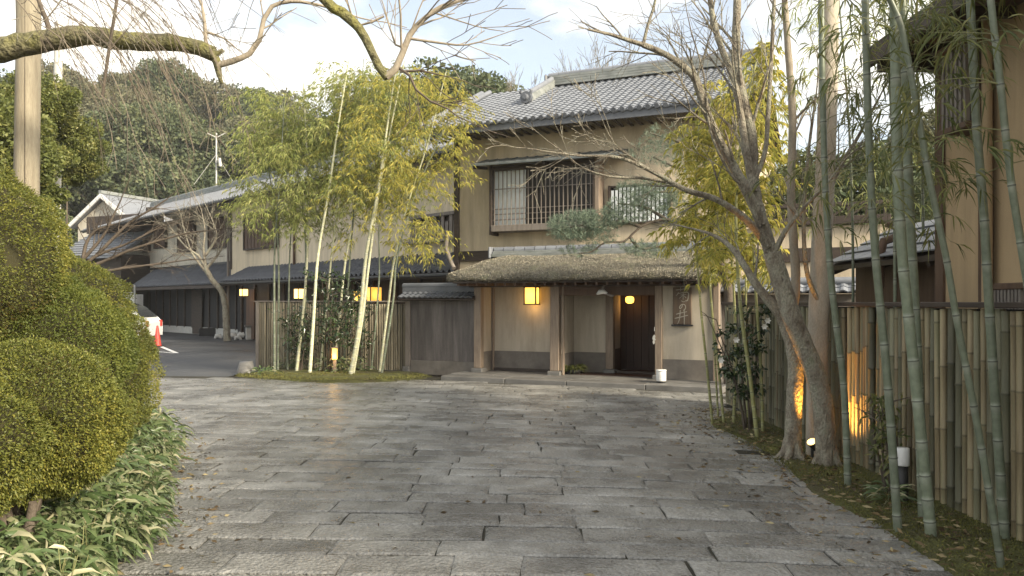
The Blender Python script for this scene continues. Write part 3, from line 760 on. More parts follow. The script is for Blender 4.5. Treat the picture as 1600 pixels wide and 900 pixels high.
# low tiled wall that continues behind the fence to the far side of the gate
cw = bld('coped_garden_wall', GATE, 'low dark garden wall with pale tile coping behind the bamboo fence', 'wall')
ca, cb = gr+.02, GATE.u(1338, .8)
cz = GATE.z(1320, 455, .8)
lb(cw, 'wall_panel', 'dado', (ca, cb, .8, 1.0, 0, cz-.05))
mb = MB(); mb.prism([(.6,cz-.04),(.9,cz+.12),(1.2,cz-.04)], ca, cb+.1); cwr = mb.build('coping', M['dark_wood'], cw)
tile_rows(cwr, ca, cb+.1, .58, .9, cz-.02, cz+.14, .2, .17, M['tile'])
mb = MB(); mb.tube([(ca,.9,cz+.19),(cb+.12,.9,cz+.19)], .08, 8); mb.build('ridge', M['tile'], cwr)

# ================================================================== REAR WING (recedes to the left)
WG = Frame(-1.7, 24.0, 46.9)
wing = bld('rear_wing', WG, 'long two storey cream plastered wing with dark ground floor receding behind the bamboo', 'building')
wu0 = WG.u(186, 1.0); wj = WG.u(361, 0); wu1 = 2.2
zE = WG.z(480, 284, -.8)           # upper eave
zLow = WG.z(420, 438, -1.2)        # lower eave
zM = zLow+.62
lb(wing, 'upper_wall', 'plaster_wing', (wj, wu1, 0, .25, zM-.3, zE+.05), bevel=0)
lb(wing, 'upper_wall', 'plaster_pale', (wu0, wj, .9, 1.15, zM-.3, zE+.05), bevel=0)
lb(wing, 'return_wall', 'plaster_wing', (wj, wj+.2, .25, 1.3, zM-.3, zE+.05), bevel=0)
lb(wing, 'lower_wall', 'black_wood', (wj, wu1, .3, .5, 0, zM), bevel=0)
lb(wing, 'lower_wall', 'black_wood', (WG.u(219,.9), wj+.01, .85, 1.1, .35, zM), bevel=0)
lb(wing, 'footing', 'concrete', (WG.u(219,.9), wj-.02, .80, 1.06, 0, .349), bevel=0)
lb(wing, 'end_wall', 'plaster_pale', (wu0, wu0+.25, 1.15, 7.5, 0, zE+.05), bevel=0)
for px in (300, 386): 
    pass
for i in range(18):   # board joints and posts of the dark ground floor
    u = WG.u(219,.85)+.6+i*1.02
    if u < wj-.2: lb(wing, 'wall_post', 'dark_wood', (u-.06, u+.06, .79, .848, .30, zLow-.05), bevel=0)
for u in np.arange(wj+.5, wu1, 1.3):
    lb(wing, 'wall_post', 'dark_wood', (u-.07, u+.07, .22, .298, 0, zLow), bevel=0)
lb(wing, 'door', 'dark_wood', (WG.u(302,.8), WG.u(317,.8), .74, .785, .02, 2.2))
lb(wing, 'door', 'brown_wood', (WG.u(386,.2), WG.u(398,.2), .16, .215, .02, 2.15))
def wroof(name, u0, u1, w0, z0, w1, z1, m, tw, tl, th=.12):
    mb = MB(); mb.prism([(w0,z0-.03),(w1,z1-.03),(w1,z1-.03-th),(w0,z0-.03-th)], u0, u1); o = mb.build(name, M['dark_wood'], wing)
    an = math.atan2(z1-z0, w1-w0); sl = math.hypot(w1-w0, z1-z0)
    big = MB(); nr_ = max(1,int(sl/tl)); nc_ = int((u1-u0)/tw)
    for c in range(nc_):   # ribs of round tiles running up the slope, stepped per row
        uu = u0+(c+.5)*(u1-u0)/nc_
        for r in range(nr_):
            s0, s1 = r*sl/nr_, (r+1.12)*sl/nr_
            pts = [(-.5,.0),(-.25,.0),(-.12,.055),(.05,.075),(.2,.04),(.3,.0),(.5,.0)]
            vs = [(uu+x*(u1-u0)/nc_, w0+s0*math.cos(an), z0+s0*math.sin(an)+h+.02) for x,h in pts] + [(uu+x*(u1-u0)/nc_, w0+s1*math.cos(an), z0+s1*math.sin(an)+h) for x,h in pts]
            n_ = len(pts); big.add(vs, [(i,i+1,i+1+n_,i+n_) for i in range(n_-1)])
    t = big.build('tile_field', M[m], o, fix=False); t['kind'] = 'stuff'
    return o
wr_ = wroof('roof', wu0-.8, wu1, -.85, zE, 3.3, zE+1.75, 'tile', .27, .30)
mb = MB(); mb.prism([(3.3,zE+1.72),(7.6,zE),(7.6,zE-.15),(3.3,zE+1.55)], wu0-.8, wu1); mb.build('roof', M['tile'], wing)
lb(wing, 'gutter', 'black_metal', (wu0-.8, wu1, -.99, -.87, zE-.10, zE-.0), bevel=.02)
mb = MB(); mb.box(wu0-.85, wu1, 3.12, 3.48, zE+1.7, zE+1.98); mb.tube([(wu0-.9,3.3,zE+2.02),(wu1,3.3,zE+2.02)], .12, 8); mb.build('ridge', M['ridge'], wr_)
low = wroof('lower_roof', WG.u(345,-1.2), wu1, -1.25, zLow, .02, zM+.02, 'tile_dark', .26, .3)
low2 = wroof('lower_roof', WG.u(205,-.4), wj+.3, -.5, zLow-.05, .92, zM+.38, 'tile_dark', .26, .3)
lb(wing, 'flashing', 'black_metal', (wu0, wj-.05, .80, .895, zM+.36, zM+.46))
lb(wing, 'lower_gutter', 'black_metal', (WG.u(345,-1.2), wu1, -1.38, -1.27, zLow-.10, zLow-.01), bevel=.02)
# corner post and rain pipes at the jog
mb = MB()
mb.tube([(wj-.12,-.08,0),(wj-.12,-.08,zE-.2)], .06, 8); mb.build('downpipe', M['grey_wood'], wing)
mb = MB(); mb.tube([(wj-.55,.84,zM),(wj-.55,.84,zE-.2)], .06, 8); mb.build('downpipe', M['grey_wood'], wing)
lb(wing, 'corner_post', 'dark_wood', (wj-.05, wj+.12, -.04, -.002, zM, zE))
mb = MB(); uq = WG.u(460,-.05); mb.tube([(uq,-.07,zM),(uq,-.07,zE-.1)], .05, 8); mb.build('downpipe', M['brown_wood'], wing)
def shutter(px0, px1, py0, py1, w, m='brown_wood', nb=7):
    a, b = WG.u(px0,w), WG.u(px1,w); pm=(px0+px1)/2; z1_, z0_ = WG.z(pm,py0,w), WG.z(pm,py1,w)
    s_ = lb(wing, 'screened_window', 'glass_dark', (a+.05, b-.05, w-.04, w-.004, z0_+.05, z1_-.05), bevel=0)
    lb(s_, 'frame', 'dark_wood', (a, a+.06, w-.16, w-.002, z0_, z1_), (b-.06, b, w-.16, w-.002, z0_, z1_), (a+.061, b-.061, w-.15, w-.002, z1_-.06, z1_), (a+.061, b-.061, w-.15, w-.002, z0_, z0_+.06))
    for k in range(nb):
        t = a+.06+(b-a-.12)*(k+.5)/nb; d = (b-a-.12)/nb*.42
        lb(s_, 'slat', m, (t-d, t+d, w-.12, w-.09, z0_+.06, z1_-.06), bevel=0)
    return s_
shutter(385, 437, 331, 389, 0, nb=9)
shutter(329, 358, 340, 388, .9)
shutter(281, 307, 347, 394, .9)
shutter(244, 262, 352, 388, .9, nb=5)
shutter(224, 236, 372, 394, .9, 'grey_wood', nb=4)
# wooden balcony panels close to the corner
a, b = WG.u(640, -.12), WG.u(714, -.12)
bz1, bz0 = WG.z(690, 332, -.12), WG.z(690, 374, -.12)
bal = lb(wing, 'balcony_rail', 'grey_wood', (a, b, -.16, -.04, bz1-.1, bz1), (a, b, -.16, -.04, bz0, bz0+.1))
lb(bal, 'sill', 'grey_wood', (a-.1, b, -.30, -.002, bz0-.08, bz0-.002))
for k in range(12):
    t = a+(b-a)*(k+.5)/12; d = (b-a)/12*.36
    lb(bal, 'board', 'grey_wood', (t-d, t+d, -.12, -.08, bz0+.1, bz1-.1-.18*(k%2)), bevel=0)
lb(wing, 'balcony_recess', 'dark_wood', (a, b, -.03, -.004, bz0, bz1), bevel=0)
# gutter pipe at the meeting of wing and main house
mb = MB(); mb.tube([GATE.P(uL-.28,WM-.1,GATE.z(700,365,WM)), GATE.P(uL-.30,WM-.15,GATE.z(700,388,WM)), GATE.P(uL-.12,WM-.2,GATE.z(705,412,WM)), GATE.P(uL-.02,WM-.25,GATE.z(708,420,WM))], .055, 8)
rp_ = mb.build('rain_pipe', M['grey_wood'])
tag(rp_, 'grey elbowed rain pipe at the inner corner above the thatch', 'pipe')

# hanging lamps of the ground floor
def lantern(name, c, sx, sy, sz, label, m='lamp', group=None, watt=6, rz=0, frame=True, hang=.25):
    t = empty(name, c, rz, label, 'lantern', group)
    mb = MB(); mb.box(-sx/2, sx/2, -sy/2, sy/2, -sz/2, sz/2); mb.build('paper_shade', M[m], t, bevel=.01)
    if frame:
        f = .013; mb = MB()
        for x in (-sx/2, sx/2):
            for y in (-sy/2, sy/2): mb.box(x-f, x+f, y-f, y+f, -sz/2-.02, sz/2+.02)
        for z in (-sz/2-.012, sz/2+.012):
            mb.box(-sx/2-.02, sx/2+.02, -sy/2-.02, sy/2+.02, z-.012, z+.012)
        mb.build('frame', M['black_metal'], t)
    if hang:
        mb = MB(); mb.tube([(0,0,sz/2),(0,0,sz/2+hang)], .012, 5); mb.build('hanger', M['black_metal'], t)
    if watt:
        ld = bpy.data.lights.new('lamp_light', 'POINT'); ld.energy = watt; ld.color = (1,.55,.18); ld.shadow_soft_size = .12
        lo = bpy.data.objects.new('lamp_light', ld); COL.objects.link(lo); lo.parent = t; lo.location = (0, 0, -sz/2-.07)
    return t
c = GATE.P(GATE.u(831,.42), .42, GATE.z(831,462,.42))
lantern('wall_lantern', c, .26, .20, .345, 'square glowing paper lantern with black edges on the plaster gate wall', watt=2.5, rz=-GATE.th, hang=.28)
c = GATE.P(GATE.u(984,1.55), 1.55, GATE.z(984,468,1.55))
t = empty('ceiling_lamp', c, 0, 'small glowing lamp hanging inside the dark gate doorway', 'lamp')
mb = MB(); mb.lathe((0,0,0), [(.04,-.085),(.085,-.06),(.095,0),(.085,.05),(.04,.07)], 12); mb.build('globe', M['lamp'], t)
mb = MB(); mb.tube([(0,0,.07),(0,0,max(.1,2.2-c.z))], .012, 5); mb.build('hanger', M['black_metal'], t)
ld = bpy.data.lights.new('lamp_light', 'POINT'); ld.energy = .8; ld.color = (1,.5,.2); ld.shadow_soft_size = .1
lo = bpy.data.objects.new('lamp_light', ld); COL.objects.link(lo); lo.parent = t; lo.location = (0,0,-.16)
for px, py, w, s, lab, hm in ((381,457,-.35,.26,'small lit lantern by the brown door of the dark wing','lamp_hot'), (469,459,-.5,.33,'round looking glowing lamp behind the pale bamboo stems','lamp_hot'),
                     (562,463,-.5,.30,'dim orange lantern partly hidden by the thickest bamboo stem','lamp'), (582,460,-1.0,.42,'large orange square lantern hanging above the brown slat fence','lamp')):
    c = WG.P(WG.u(px,w), w, WG.z(px,py,w))
    lantern('eave_lantern', c, s, s, s*1.05, lab, hm, 'lanterns under the eaves of the wing', watt=5, rz=-WG.th, hang=.3)

# ================================================================== SIGN WITH LETTERING
sz1, sz0 = GATE.z(1065, 449, -.0), GATE.z(1065, 507, -.0)
su0, su1 = GATE.u(1051,-.0), GATE.u(1080,-.0)
sc_ = (su1-su0)
sign = empty('name_board', GATE.P((su0+su1)/2, .045, (sz0+sz1)/2), -GATE.th, 'dark wooden name board with pale brushed characters beside the doorway', 'sign')
hw, hh_ = (su1-su0)/2, (sz1-sz0)/2
mb = MB(); mb.box(-hw, hw, -.03, .0, -hh_, hh_); mb.build('board', M['sign_board'], sign, bevel=.008)
mb = MB(); mb.box(-hw-.03, hw+.03, -.05, .0, -hh_-.035, -hh_-.002); mb.build('lower_ledge', M['black_metal'], sign, bevel=.005)
def stroke(pts, wds, y=-.034):
    """flat brush stroke, points in board coordinates"""
    mb = MB(); vs = []
    P_ = [Vector((p[0], 0, p[1])) for p in pts]
    # smooth by one pass of chaikin
    for _ in range(2):
        Q = [P_[0]]
        for a_, b_ in zip(P_, P_[1:]): Q += [a_*.75+b_*.25, a_*.25+b_*.75]
        Q.append(P_[-1]); P_ = Q
    n_ = len(P_)
    for i, p in enumerate(P_):
        t_ = (P_[min(i+1,n_-1)]-P_[max(i-1,0)]); t_.normalize(); s_ = Vector((-t_.z,0,t_.x))
        w_ = wds[0]+(wds[1]-wds[0])*i/(n_-1); w_ *= .6+.4*math.sin(math.pi*min(1,(i+.6)/(n_)))
        vs += [p+s_*w_+Vector((0,y,0)), p-s_*w_+Vector((0,y,0)), p+s_*w_+Vector((0,y+.005,0)), p-s_*w_+Vector((0,y+.005,0))]
    fs = []
    for i in range(n_-1):
        a_ = i*4; b_ = a_+4
        fs += [(a_,a_+1,b_+1,b_),(a_+2,b_+2,b_+3,a_+3),(a_,b_,b_+2,a_+2),(a_+1,a_+3,b_+3,b_+1)]
    fs += [(0,2,3,1),(n_*4-4,n_*4-3,n_*4-1,n_*4-2)]
    mb.add(vs, fs); return mb
def glyph(cx, cz, s, strokes):
    mb = MB()
    for pts, w in strokes:
        m1 = stroke([(cx+x*s, cz+z*s) for x, z in pts], (w[0]*s*.8, w[1]*s*.8)); mb.add(m1.v, m1.f)
    mb.build('character', M['ink_white'], sign)
g = hw*1.25
glyph(.02, hh_*.60, g, [   # chrysanthemum, brushed
    ([(-.62,.42),(-.2,.46),(.55,.60)], (.055,.04)), ([(-.22,.68),(-.2,.30)], (.05,.03)), ([(.16,.74),(.12,.36)], (.05,.03)),
    ([(-.38,.22),(-.50,.0),(-.62,-.08)], (.045,.02)), ([(-.40,.12),(.1,.20),(.48,.24),(.46,-.2),(.36,-.55),(.20,-.50)], (.04,.05)),
    ([(-.22,-.02),(.28,.04)], (.04,.03)), ([(.02,.14),(.0,-.42)], (.05,.03)), ([(-.02,-.05),(-.34,-.32)], (.035,.02)), ([(.04,-.05),(.26,-.26)], (.03,.045)),
    ([(-.16,-.5),(.0,-.62),(.2,-.58)], (.04,.03))])
glyph(.01, -.06*hh_, g*.62, [   # no
    ([(.02,.42),(-.08,.0),(-.34,-.30),(-.46,.0),(-.16,.36),(.24,.40),(.46,.10),(.36,-.30),(.08,-.55)], (.06,.07))])
glyph(-.01, -hh_*.58, g*.95, [  # well
    ([(-.50,.22),(-.05,.34),(.50,.46)], (.055,.04)), ([(-.62,-.16),(.0,-.02),(.58,.14)], (.06,.045)),
    ([(-.12,.60),(-.14,.1),(-.22,-.40),(-.42,-.74)], (.055,.025)), ([(.24,.72),(.26,.1),(.24,-.80)], (.06,.035))])

# small things about the gate
c = GATE.P(GATE.u(943,.02), -.045, GATE.z(943,458,0)); t = empty('door_charm', c, -GATE.th, 'small white winged ornament fixed over the gate doorway', 'ornament')
mb = MB(); mb.tube([(-.12,0,-.02),(-.05,-.03,.02),(.03,-.03,.03),(.1,0,-.01)], [.015,.05,.05,.02], 8); mb.build('body', M['white_paint'], t)
mb = MB(); mb.tube([(-.02,-.02,.04),(.03,-.03,.13),(.06,-.02,.17)], [.03,.03,.012], 7); mb.build('head', M['grey_wood'], t)
mb = MB(); mb.tube([(.06,0,0),(.16,-.01,-.05),(.24,0,-.06)], [.025,.03,.012], 7); mb.build('tail', M['grey_wood'], t)
c = GATE.P(GATE.u(1033,-.55), -.55, .098); t = empty('floor_lantern', c, 0, 'white cylindrical floor lantern standing on the stone step by the gate', 'lantern')
hL = GATE.z(1033,577,-.55)-.11
mb = MB(); mb.lathe((0,0,0), [(.085,0),(.085,.02)], 18); mb.build('base', M['black_metal'], t)
mb = MB(); mb.lathe((0,0,0), [(.088,.021),(.094,.03),(.094,hL-.02),(.09,hL)], 20); mb.build('shade', M['white_paint'], t)
mb = MB(); mb.lathe((0,0,0), [(.097,hL-.025),(.097,hL+.005),(.07,hL+.006)], 20); mb.build('rim', M['white'], t)
c = GATE.P(p4[0]-.0, -.012, GATE.z(1021,530,0)); t = empty('paper_charm', c, -GATE.th, 'folded white paper charm hanging at the edge of the gate post', 'charm')
mb = MB(); mb.prism([(-.03,.06),(.0,.09),(.018,.05),(.006,.02),(.026,-.01),(.0,-.03),(.012,-.07),(-.018,-.10),(-.036,-.05),(-.02,-.02),(-.04,.01)], -.02, .0, 'y'); mb.build('paper', M['concrete'], t)
mb = MB(); mb.tube([(0,-.01,.16),(0,-.005,.24)], .005, 5); mb.build('cord', M['white_paint'], t)
# grass in a low pot inside the doorway
c = GATE.P(GATE.u(895,.45), .45, .10); t = empty('potted_grass', c, 0, 'low pot of drooping grass in front of the inner gate wall', 'plant')
mb = MB(); mb.lathe((0,0,0), [(.16,0),(.2,.06),(.2,.08),(.17,.08)], 14); mb.build('pot', M['black_metal'], t)
n = 320; az = nrs.rand(n)*6.28; D_ = np.stack([np.cos(az), np.sin(az), nrs.uniform(.3,1.6,n)],1); P = np.stack([np.cos(az)*.1, np.sin(az)*.1, np.full(n,.08)],1)
leaf_obj('leaves', leaf_arrays(P+np.array(c), D_, nrs.uniform(.18,.38,n), .014, .6, lance=True), M['leaf_near'], t, c)

# ================================================================== FENCES
def culm_piece(h, r, n=8):
    mb = MB(); z = 0; pts=[]; rad=[]
    k = max(2, int(h/.42)); st = rng.uniform(0,.3)
    pts.append((0,0,0)); rad.append(r); nd = [0]
    zz = st+.05
    while zz < h-.06:
        pts += [(0,0,zz-.012),(0,0,zz),(0,0,zz+.012)]; rad += [r*.95,r*1.14,r*.95]; nd += [.35,1,.35]; zz += rng.uniform(.36,.5)
    pts.append((0,0,h)); rad.append(r*.96); nd.append(0)
    mb.tube(pts, rad, n, node=nd); return mb.mesh('bamboo_pole')
FX = 3.36
fence = empty('bamboo_fence', (FX, 4.2, 0), 0, 'tall fence of upright bamboo poles under a flat rail beside the house', 'fence')
vs_ = [culm_piece(1.52, r_, 10) for r_ in (.027,.030,.024,.033,.026,.029,.035)]
for i, m_ in enumerate(vs_): m_.materials.append(M['fence_bamboo'] if i % 3 else M['fence_green'])
y = 3.4; k = 0; poles = []
while y < 12.6:
    rr_ = rng.choice(range(7)); o = bpy.data.objects.new('bamboo_pole', vs_[rr_]); COL.objects.link(o); o.parent = fence
    o.location = (rng.uniform(-.012,.012), y-4.2, .03); o.rotation_euler = (rng.uniform(-.008,.008), rng.uniform(-.006,.006), rng.uniform(0,6.3))
    o.scale = (1,1,1.0+rng.uniform(-.01,.006)); y += (.027,.030,.024,.033,.026,.029,.035)[rr_]*2+rng.uniform(.010,.034)
mb = MB(); mb.box(-.075,.075,-.9,8.45,1.56,1.60); mb.build('top_rail', M['dark_wood'], fence, bevel=.006)
mb = MB(); mb.box(.05,.09,-.9,8.45,.10,.18); mb.build('back_rail', M['dark_wood'], fence)
mb = MB(); mb.box(.05,.09,-.9,8.45,1.3,1.38); mb.build('back_rail', M['dark_wood'], fence)
mb = MB(); mb.box(.095,.12,-.9,8.45,.0,1.55); mb.build('backing_board', M['black_wood'], fence)
# return of the fence towards the gate
# slat fence behind the island
la = Vector((-5.95, 18.75, 0)); lbv = GATE.P(pa-.16, .2); dv = (lbv-la); LL = dv.length; th_ = math.atan2(dv.y, dv.x)
sf = empty('slat_fence', la, th_, 'weathered grey bamboo slat fence behind the mossy island', 'fence')
sl_me = []
for k in range(6):
    mb = MB(); r_ = .025+.004*(k%3); mb.tube([(0,0,0),(0,0,.45+.05*k),(0,0,.46+.05*k),(0,0,1.54)], [r_,r_*.97,r_*1.05,r_*.93], 6); m_ = mb.mesh('slat'); m_.materials.append(M['slat_bamboo']); sl_me.append(m_)
x = .03
while x < LL-.02:
    o = bpy.data.objects.new('slat', rng.choice(sl_me)); COL.objects.link(o); o.parent = sf; o.location = (x, rng.uniform(-.006,.006), .06); o.rotation_euler = (rng.uniform(-.01,.01), rng.uniform(-.008,.008), rng.uniform(0,6))
    if x > LL*.66: o.data = sl_me[rng.choice((0,1,2,3,4,5))]; o.scale = (1,1,.97)
    x += rng.uniform(.053,.062)
mb = MB(); mb.box(-.06,LL,-.05,.05,1.60,1.63); mb.build('top_rail', M['grey_wood'], sf, bevel=.005)
mb = MB(); mb.box(-.02,.06,-.04,.04,0,1.598); mb.build('end_post', M['grey_wood'], sf, bevel=.01)
mb = MB(); mb.box(.0,LL,.032,.055,.06,1.55); mb.build('backing_board', M['black_wood'], sf)
# edging stones of the island
for i, (x, y, s_) in enumerate(((-6.05,18.3,.16),(-5.95,17.85,.12),(-5.8,17.5,.10))):
    t = MB(); t.tube([(x-s_,y,.0),(x-s_*.5,y,.1*s_/.12),(x+s_*.4,y+.02,.11*s_/.12),(x+s_,y,.0)], [s_*.4,s_*.8,s_*.75,s_*.3], 7, rough=.15)
    o = t.build('edging_stone', M['step']); tag(o, ['rough grey stone at the corner post of the slat fence','small flat stone on the left rim of the moss island','smallest stone on the rim of the moss island'][i], 'stone', 'stones edging the moss island')

# ================================================================== HOUSE ON THE RIGHT
HX = 3.82; HY1 = HX*F/(1468-800)
house = empty('plaster_house', (HX, HY1, 0), 0, 'tall ochre plastered house wall with projecting lattice window behind the bamboo fence', 'house')
def hb(name, m, *bx, parent=None, bevel=.006):
    mb = MB()
    for b_ in bx: mb.box(b_[0]-HX, b_[1]-HX, b_[2]-HY1, b_[3]-HY1, b_[4], b_[5])
    return mb.build(name, M[m], parent or house, bevel=bevel)
hb('wall', 'plaster_house', (HX, HX+.3, 1.5, HY1, 0, 3.87), bevel=0)
hb('far_wall', 'plaster_house', (HX+.3, HX+6, HY1-.3, HY1, 0, 3.87), bevel=0)
hb('corner_post', 'brown_wood', (HX-.03, HX+.09, HY1-.1, HY1+.03, 0, 3.9))
yp = HX*F/(1546-800); hb('wall_post', 'brown_wood', (HX-.06, HX-.002, yp-.06, yp+.06, 0, 3.9))
yq = HX*F/(1590-800); 
mb = MB(); mb.tube([(-.07, HX*F/(1556-800)-HY1, 0),(-.07, HX*F/(1556-800)-HY1, 3.85)], .04, 8); mb.build('downpipe', M['plaster_house'], house)
# eave: boards and rafters of the low roof
zed = 3.78
erf = hb('roof', 'brown_wood', (HX-.50, HX+6, 1.0, HY1+.22, zed+.06, zed+.14))
mb = MB(); mb.prism([(HX-.55-HX,zed+.142),(HX+3-HX,zed+1.6),(HX+3-HX,zed+1.5),(HX-.55-HX,zed+.141)], 1.0-HY1, .24, 'y'); mb.build('roof_slope', M['tile'], house)
for k in range(18):
    yy = 1.6+k*.45
    if yy < HY1+.18: hb('rafter', 'dark_wood', (HX-.48, HX-.01, yy-.03, yy+.03, zed-.02, zed+.058), parent=erf, bevel=0)
hb('fascia', 'dark_wood', (HX-.55, HX-.505, 1.0, HY1+.24, zed-.02, zed+.16), parent=erf)
hb('purlin', 'dark_wood', (HX-.48, HX+4, HY1+.08, HY1+.18, zed-.08, zed+.058), parent=erf)
# projecting lattice window
lx = HX-.2; ya_, yb_ = lx*F/(1510-800), lx*F/(1476-800)
zt_ = CAMZ+(HOR-88)/F*yb_; zb_ = CAMZ+(HOR-203)/F*yb_
lw = hb('lattice_window', 'dark_wood', (HX-.03, HX-.002, ya_, yb_, zb_, zt_), bevel=0)
hb('canopy_board', 'brown_wood', (lx-.06, HX-.002, ya_-.06, yb_+.06, zt_, zt_+.05), parent=lw)
hb('sill', 'brown_wood', (lx-.03, HX-.002, ya_-.04, yb_+.04, zb_-.05, zb_), parent=lw)
for k in range(6):
    yy = ya_+(yb_-ya_)*k/5; hb('lattice_bar', 'grey_wood', (lx-.018, lx+.018, yy-.016, yy+.016, zb_+.001, zt_-.001), parent=lw, bevel=0)
for k in range(3):
    xx = lx+.06+k*.07; hb('lattice_bar', 'brown_wood', (xx-.012, xx+.012, yb_-.02, yb_+.005, zb_+.001, zt_-.001), parent=lw, bevel=0)
# vent grille low on the wall
yv0, yv1 = HX*F/(1606-800), HX*F/(1556-800); zv1 = 1.6+24/F*5; zv0 = 1.52
vg = hb('vent_grille', 'black_wood', (HX-.02, HX-.002, yv0, yv1, zv0, zv1), bevel=0)
hb('frame', 'brown_wood', (HX-.06, HX-.003, yv0-.04, yv1+.04, zv1, zv1+.05), parent=vg)
for k in range(9):
    yy = yv0+(yv1-yv0)*(k+.5)/9; hb('bar', 'grey_wood', (HX-.05, HX-.022, yy-.013, yy+.013, zv0, zv1), parent=vg, bevel=0)

# lean-to with tiled pent roof at the foot of the house
AX = 3.86; ay0, ay1 = 7.2, 9.95
lean = empty('lean_to', (AX, ay0, 0), 0, 'low dark lean to with grey tiled pent roof between fence and house corner', 'outbuilding')
zae, zaw = 2.05, 2.50
mb = MB(); mb.box(.35, .45, .1, ay1-ay0-.1, 0, 2.1); mb.build('wall', M['brown_wood'], lean)
mb = MB(); mb.box(.451, .7, ay1-ay0-.22, ay1-ay0-.1, 0, 2.25); mb.build('end_wall', M['brown_wood'], lean)
mb = MB(); mb.prism([(0,zae-.015),(.85,zaw-.015),(.85,zaw-.07),(0,zae-.07)], 0, ay1-ay0, 'y'); lr = mb.build('pent_roof', M['dark_wood'], lean)
an_ = math.atan2(zaw-zae, .85); sl_ = math.hypot(.85, zaw-zae); tm = MB(); 
mb = MB(); mb.box(-.14,.14,0,.26,0,.018); mb.v = [(v[0],v[1],v[2]+(.012 if v[1]<.1 else -.01)) for v in mb.v]; tme = mb.mesh('tile', bevel=.004); tme.materials.append(M['tile'])
for r in range(4):
    for c in range(9):
        o = bpy.data.objects.new('tile', tme); COL.objects.link(o); o.parent = lr
        o.matrix_local = Matrix.Translation((r*sl_/4*math.cos(an_)-.03, .15+c*.29, zae+r*sl_/4*math.sin(an_)+.005)) @ Matrix.Rotation(-an_, 4, 'Y') @ Matrix.Rotation(-math.pi/2, 4, 'Z')
mb = MB(); mb.tube([(.8,2.75,zaw+.06),(.72,2.3,zaw+.06),(.25,1.35,2.30),(.06,1.28,2.24),(.03,1.28,2.1),(.03,1.3,1.75)], .045, 8); mb.build('downpipe', M['brown_wood'], lean)
for yy in (.3, 1.4, 2.5):
    mb = MB(); mb.bar((.02,yy,zae-.09),(.6,yy,zae+.14),.03,.03); mb.build('rafter', M['dark_wood'], lean)

# ================================================================== BACKGROUND ON THE LEFT
# gable house with white verges
GY = 56.0
gp = W(165, 440, GY); gh = empty('gable_house', (gp.x, GY, 0), R(-18), 'small cream house with white edged gable beyond the car park', 'house')
hw2 = 2.45; ze2 = CAMZ+(HOR-349)/F*GY; zp2 = CAMZ+(HOR-308)/F*GY
mb = MB(); mb.prism([(-hw2,0),(hw2,0),(hw2,ze2),(0,zp2-.1),(-hw2,ze2)], 0, 8, 'y'); mb.build('wall', M['plaster_pale'], gh)
for sx in (-1, 1):
    mb = MB(); mb.prism([(0,zp2+.05),(sx*(hw2+.5),ze2-.30),(sx*(hw2+.5),ze2-.14),(0,zp2+.22)], -.4, 8.3, 'y'); rf = mb.build('roof', M['tile'], gh)
    mb = MB(); mb.prism([(0,zp2-.10),(sx*(hw2+.5),ze2-.42),(sx*(hw2+.5),ze2-.12),(0,zp2+.20)], -.5, -.41, 'y'); mb.build('verge_board', M['white_paint'], rf)
mb = MB(); mb.box(-.12,.12,-.5,8.3,zp2+.2,zp2+.42); mb.build('ridge', M['ridge'], gh)
# low storehouse in front with slate roof
SY = 44.0
sp = W(128, 440, SY); sh_ = empty('storehouse', (sp.x, SY, 0), R(-25), 'low storehouse with plain slate grey roof and heavy ridge behind the azaleas', 'house')
z_r = CAMZ+(HOR-342)/F*SY; z_e = CAMZ+(HOR-400)/F*SY; L_ = 2.6
mb = MB(); mb.box(-L_+.2, L_-.3, .6, 5, 0, z_e+.1); mb.build('wall', M['dark_wood'], sh_)
mb = MB(); mb.prism([(0,z_e),(2.6,z_r-.5),(5.2,z_e),(5.2,z_e-.15),(2.6,z_r-.65),(0,z_e-.15)], -L_, L_); srf = mb.build('roof', M['tile'], sh_)
for r in range(10):
    t_ = r/10; mb = MB(); mb.box(-L_-.01, L_+.01, 2.6*t_-.03, 2.6*t_+.03, z_e+(z_r-.5-z_e)*t_+.01, z_e+(z_r-.5-z_e)*t_+.045); mb.build('tile_course', M['tile'], srf)
mb = MB(); mb.box(-L_-.1, L_+.05, 2.3, 2.9, z_r-.55, z_r+.45); mb.box(L_-.25, L_+.2, 2.15, 3.05, z_r-.7, z_r+.75); mb.build('ridge', M['dark_wood'], srf, bevel=.03)
# board fence piece and white shed edge by the car park
bp_ = W(182, 470, 40); bf = empty('board_fence', (bp_.x-1.4, 40, 0), R(-12), 'short pale vertical board fence behind the white car', 'fence')
for k in range(9):
    mb = MB(); mb.box(k*.19, k*.19+.12, 0, .04, .2, 2.75); mb.build('board', M['grey_wood'], bf)
for z_ in (.5, 2.4):
    mb = MB(); mb.box(-.05, 1.75, .041, .09, z_, z_+.1); mb.build('rail', M['grey_wood'], bf)
kp = W(200, 480, 42); kb = empty('meter_cabinet', (kp.x, 42, 0), R(-20), 'white metal meter cabinet with grey pipes against the end of the dark wing', 'cabinet')
mb = MB(); mb.box(-.55,.55,0,.5,.4,2.0); mb.build('body', M['white_paint'], kb, bevel=.03)
mb = MB(); mb.box(-.5,.5,-.02,-.002,1.22,1.26); mb.build('door_seam', M['black_metal'], kb)
mb = MB(); mb.box(-.45,.35,-.05,-.002,2.05,2.12); mb.tube([(.5,-.05,.4),(.5,-.05,2.5)], .05, 6); mb.build('pipe', M['concrete'], kb)

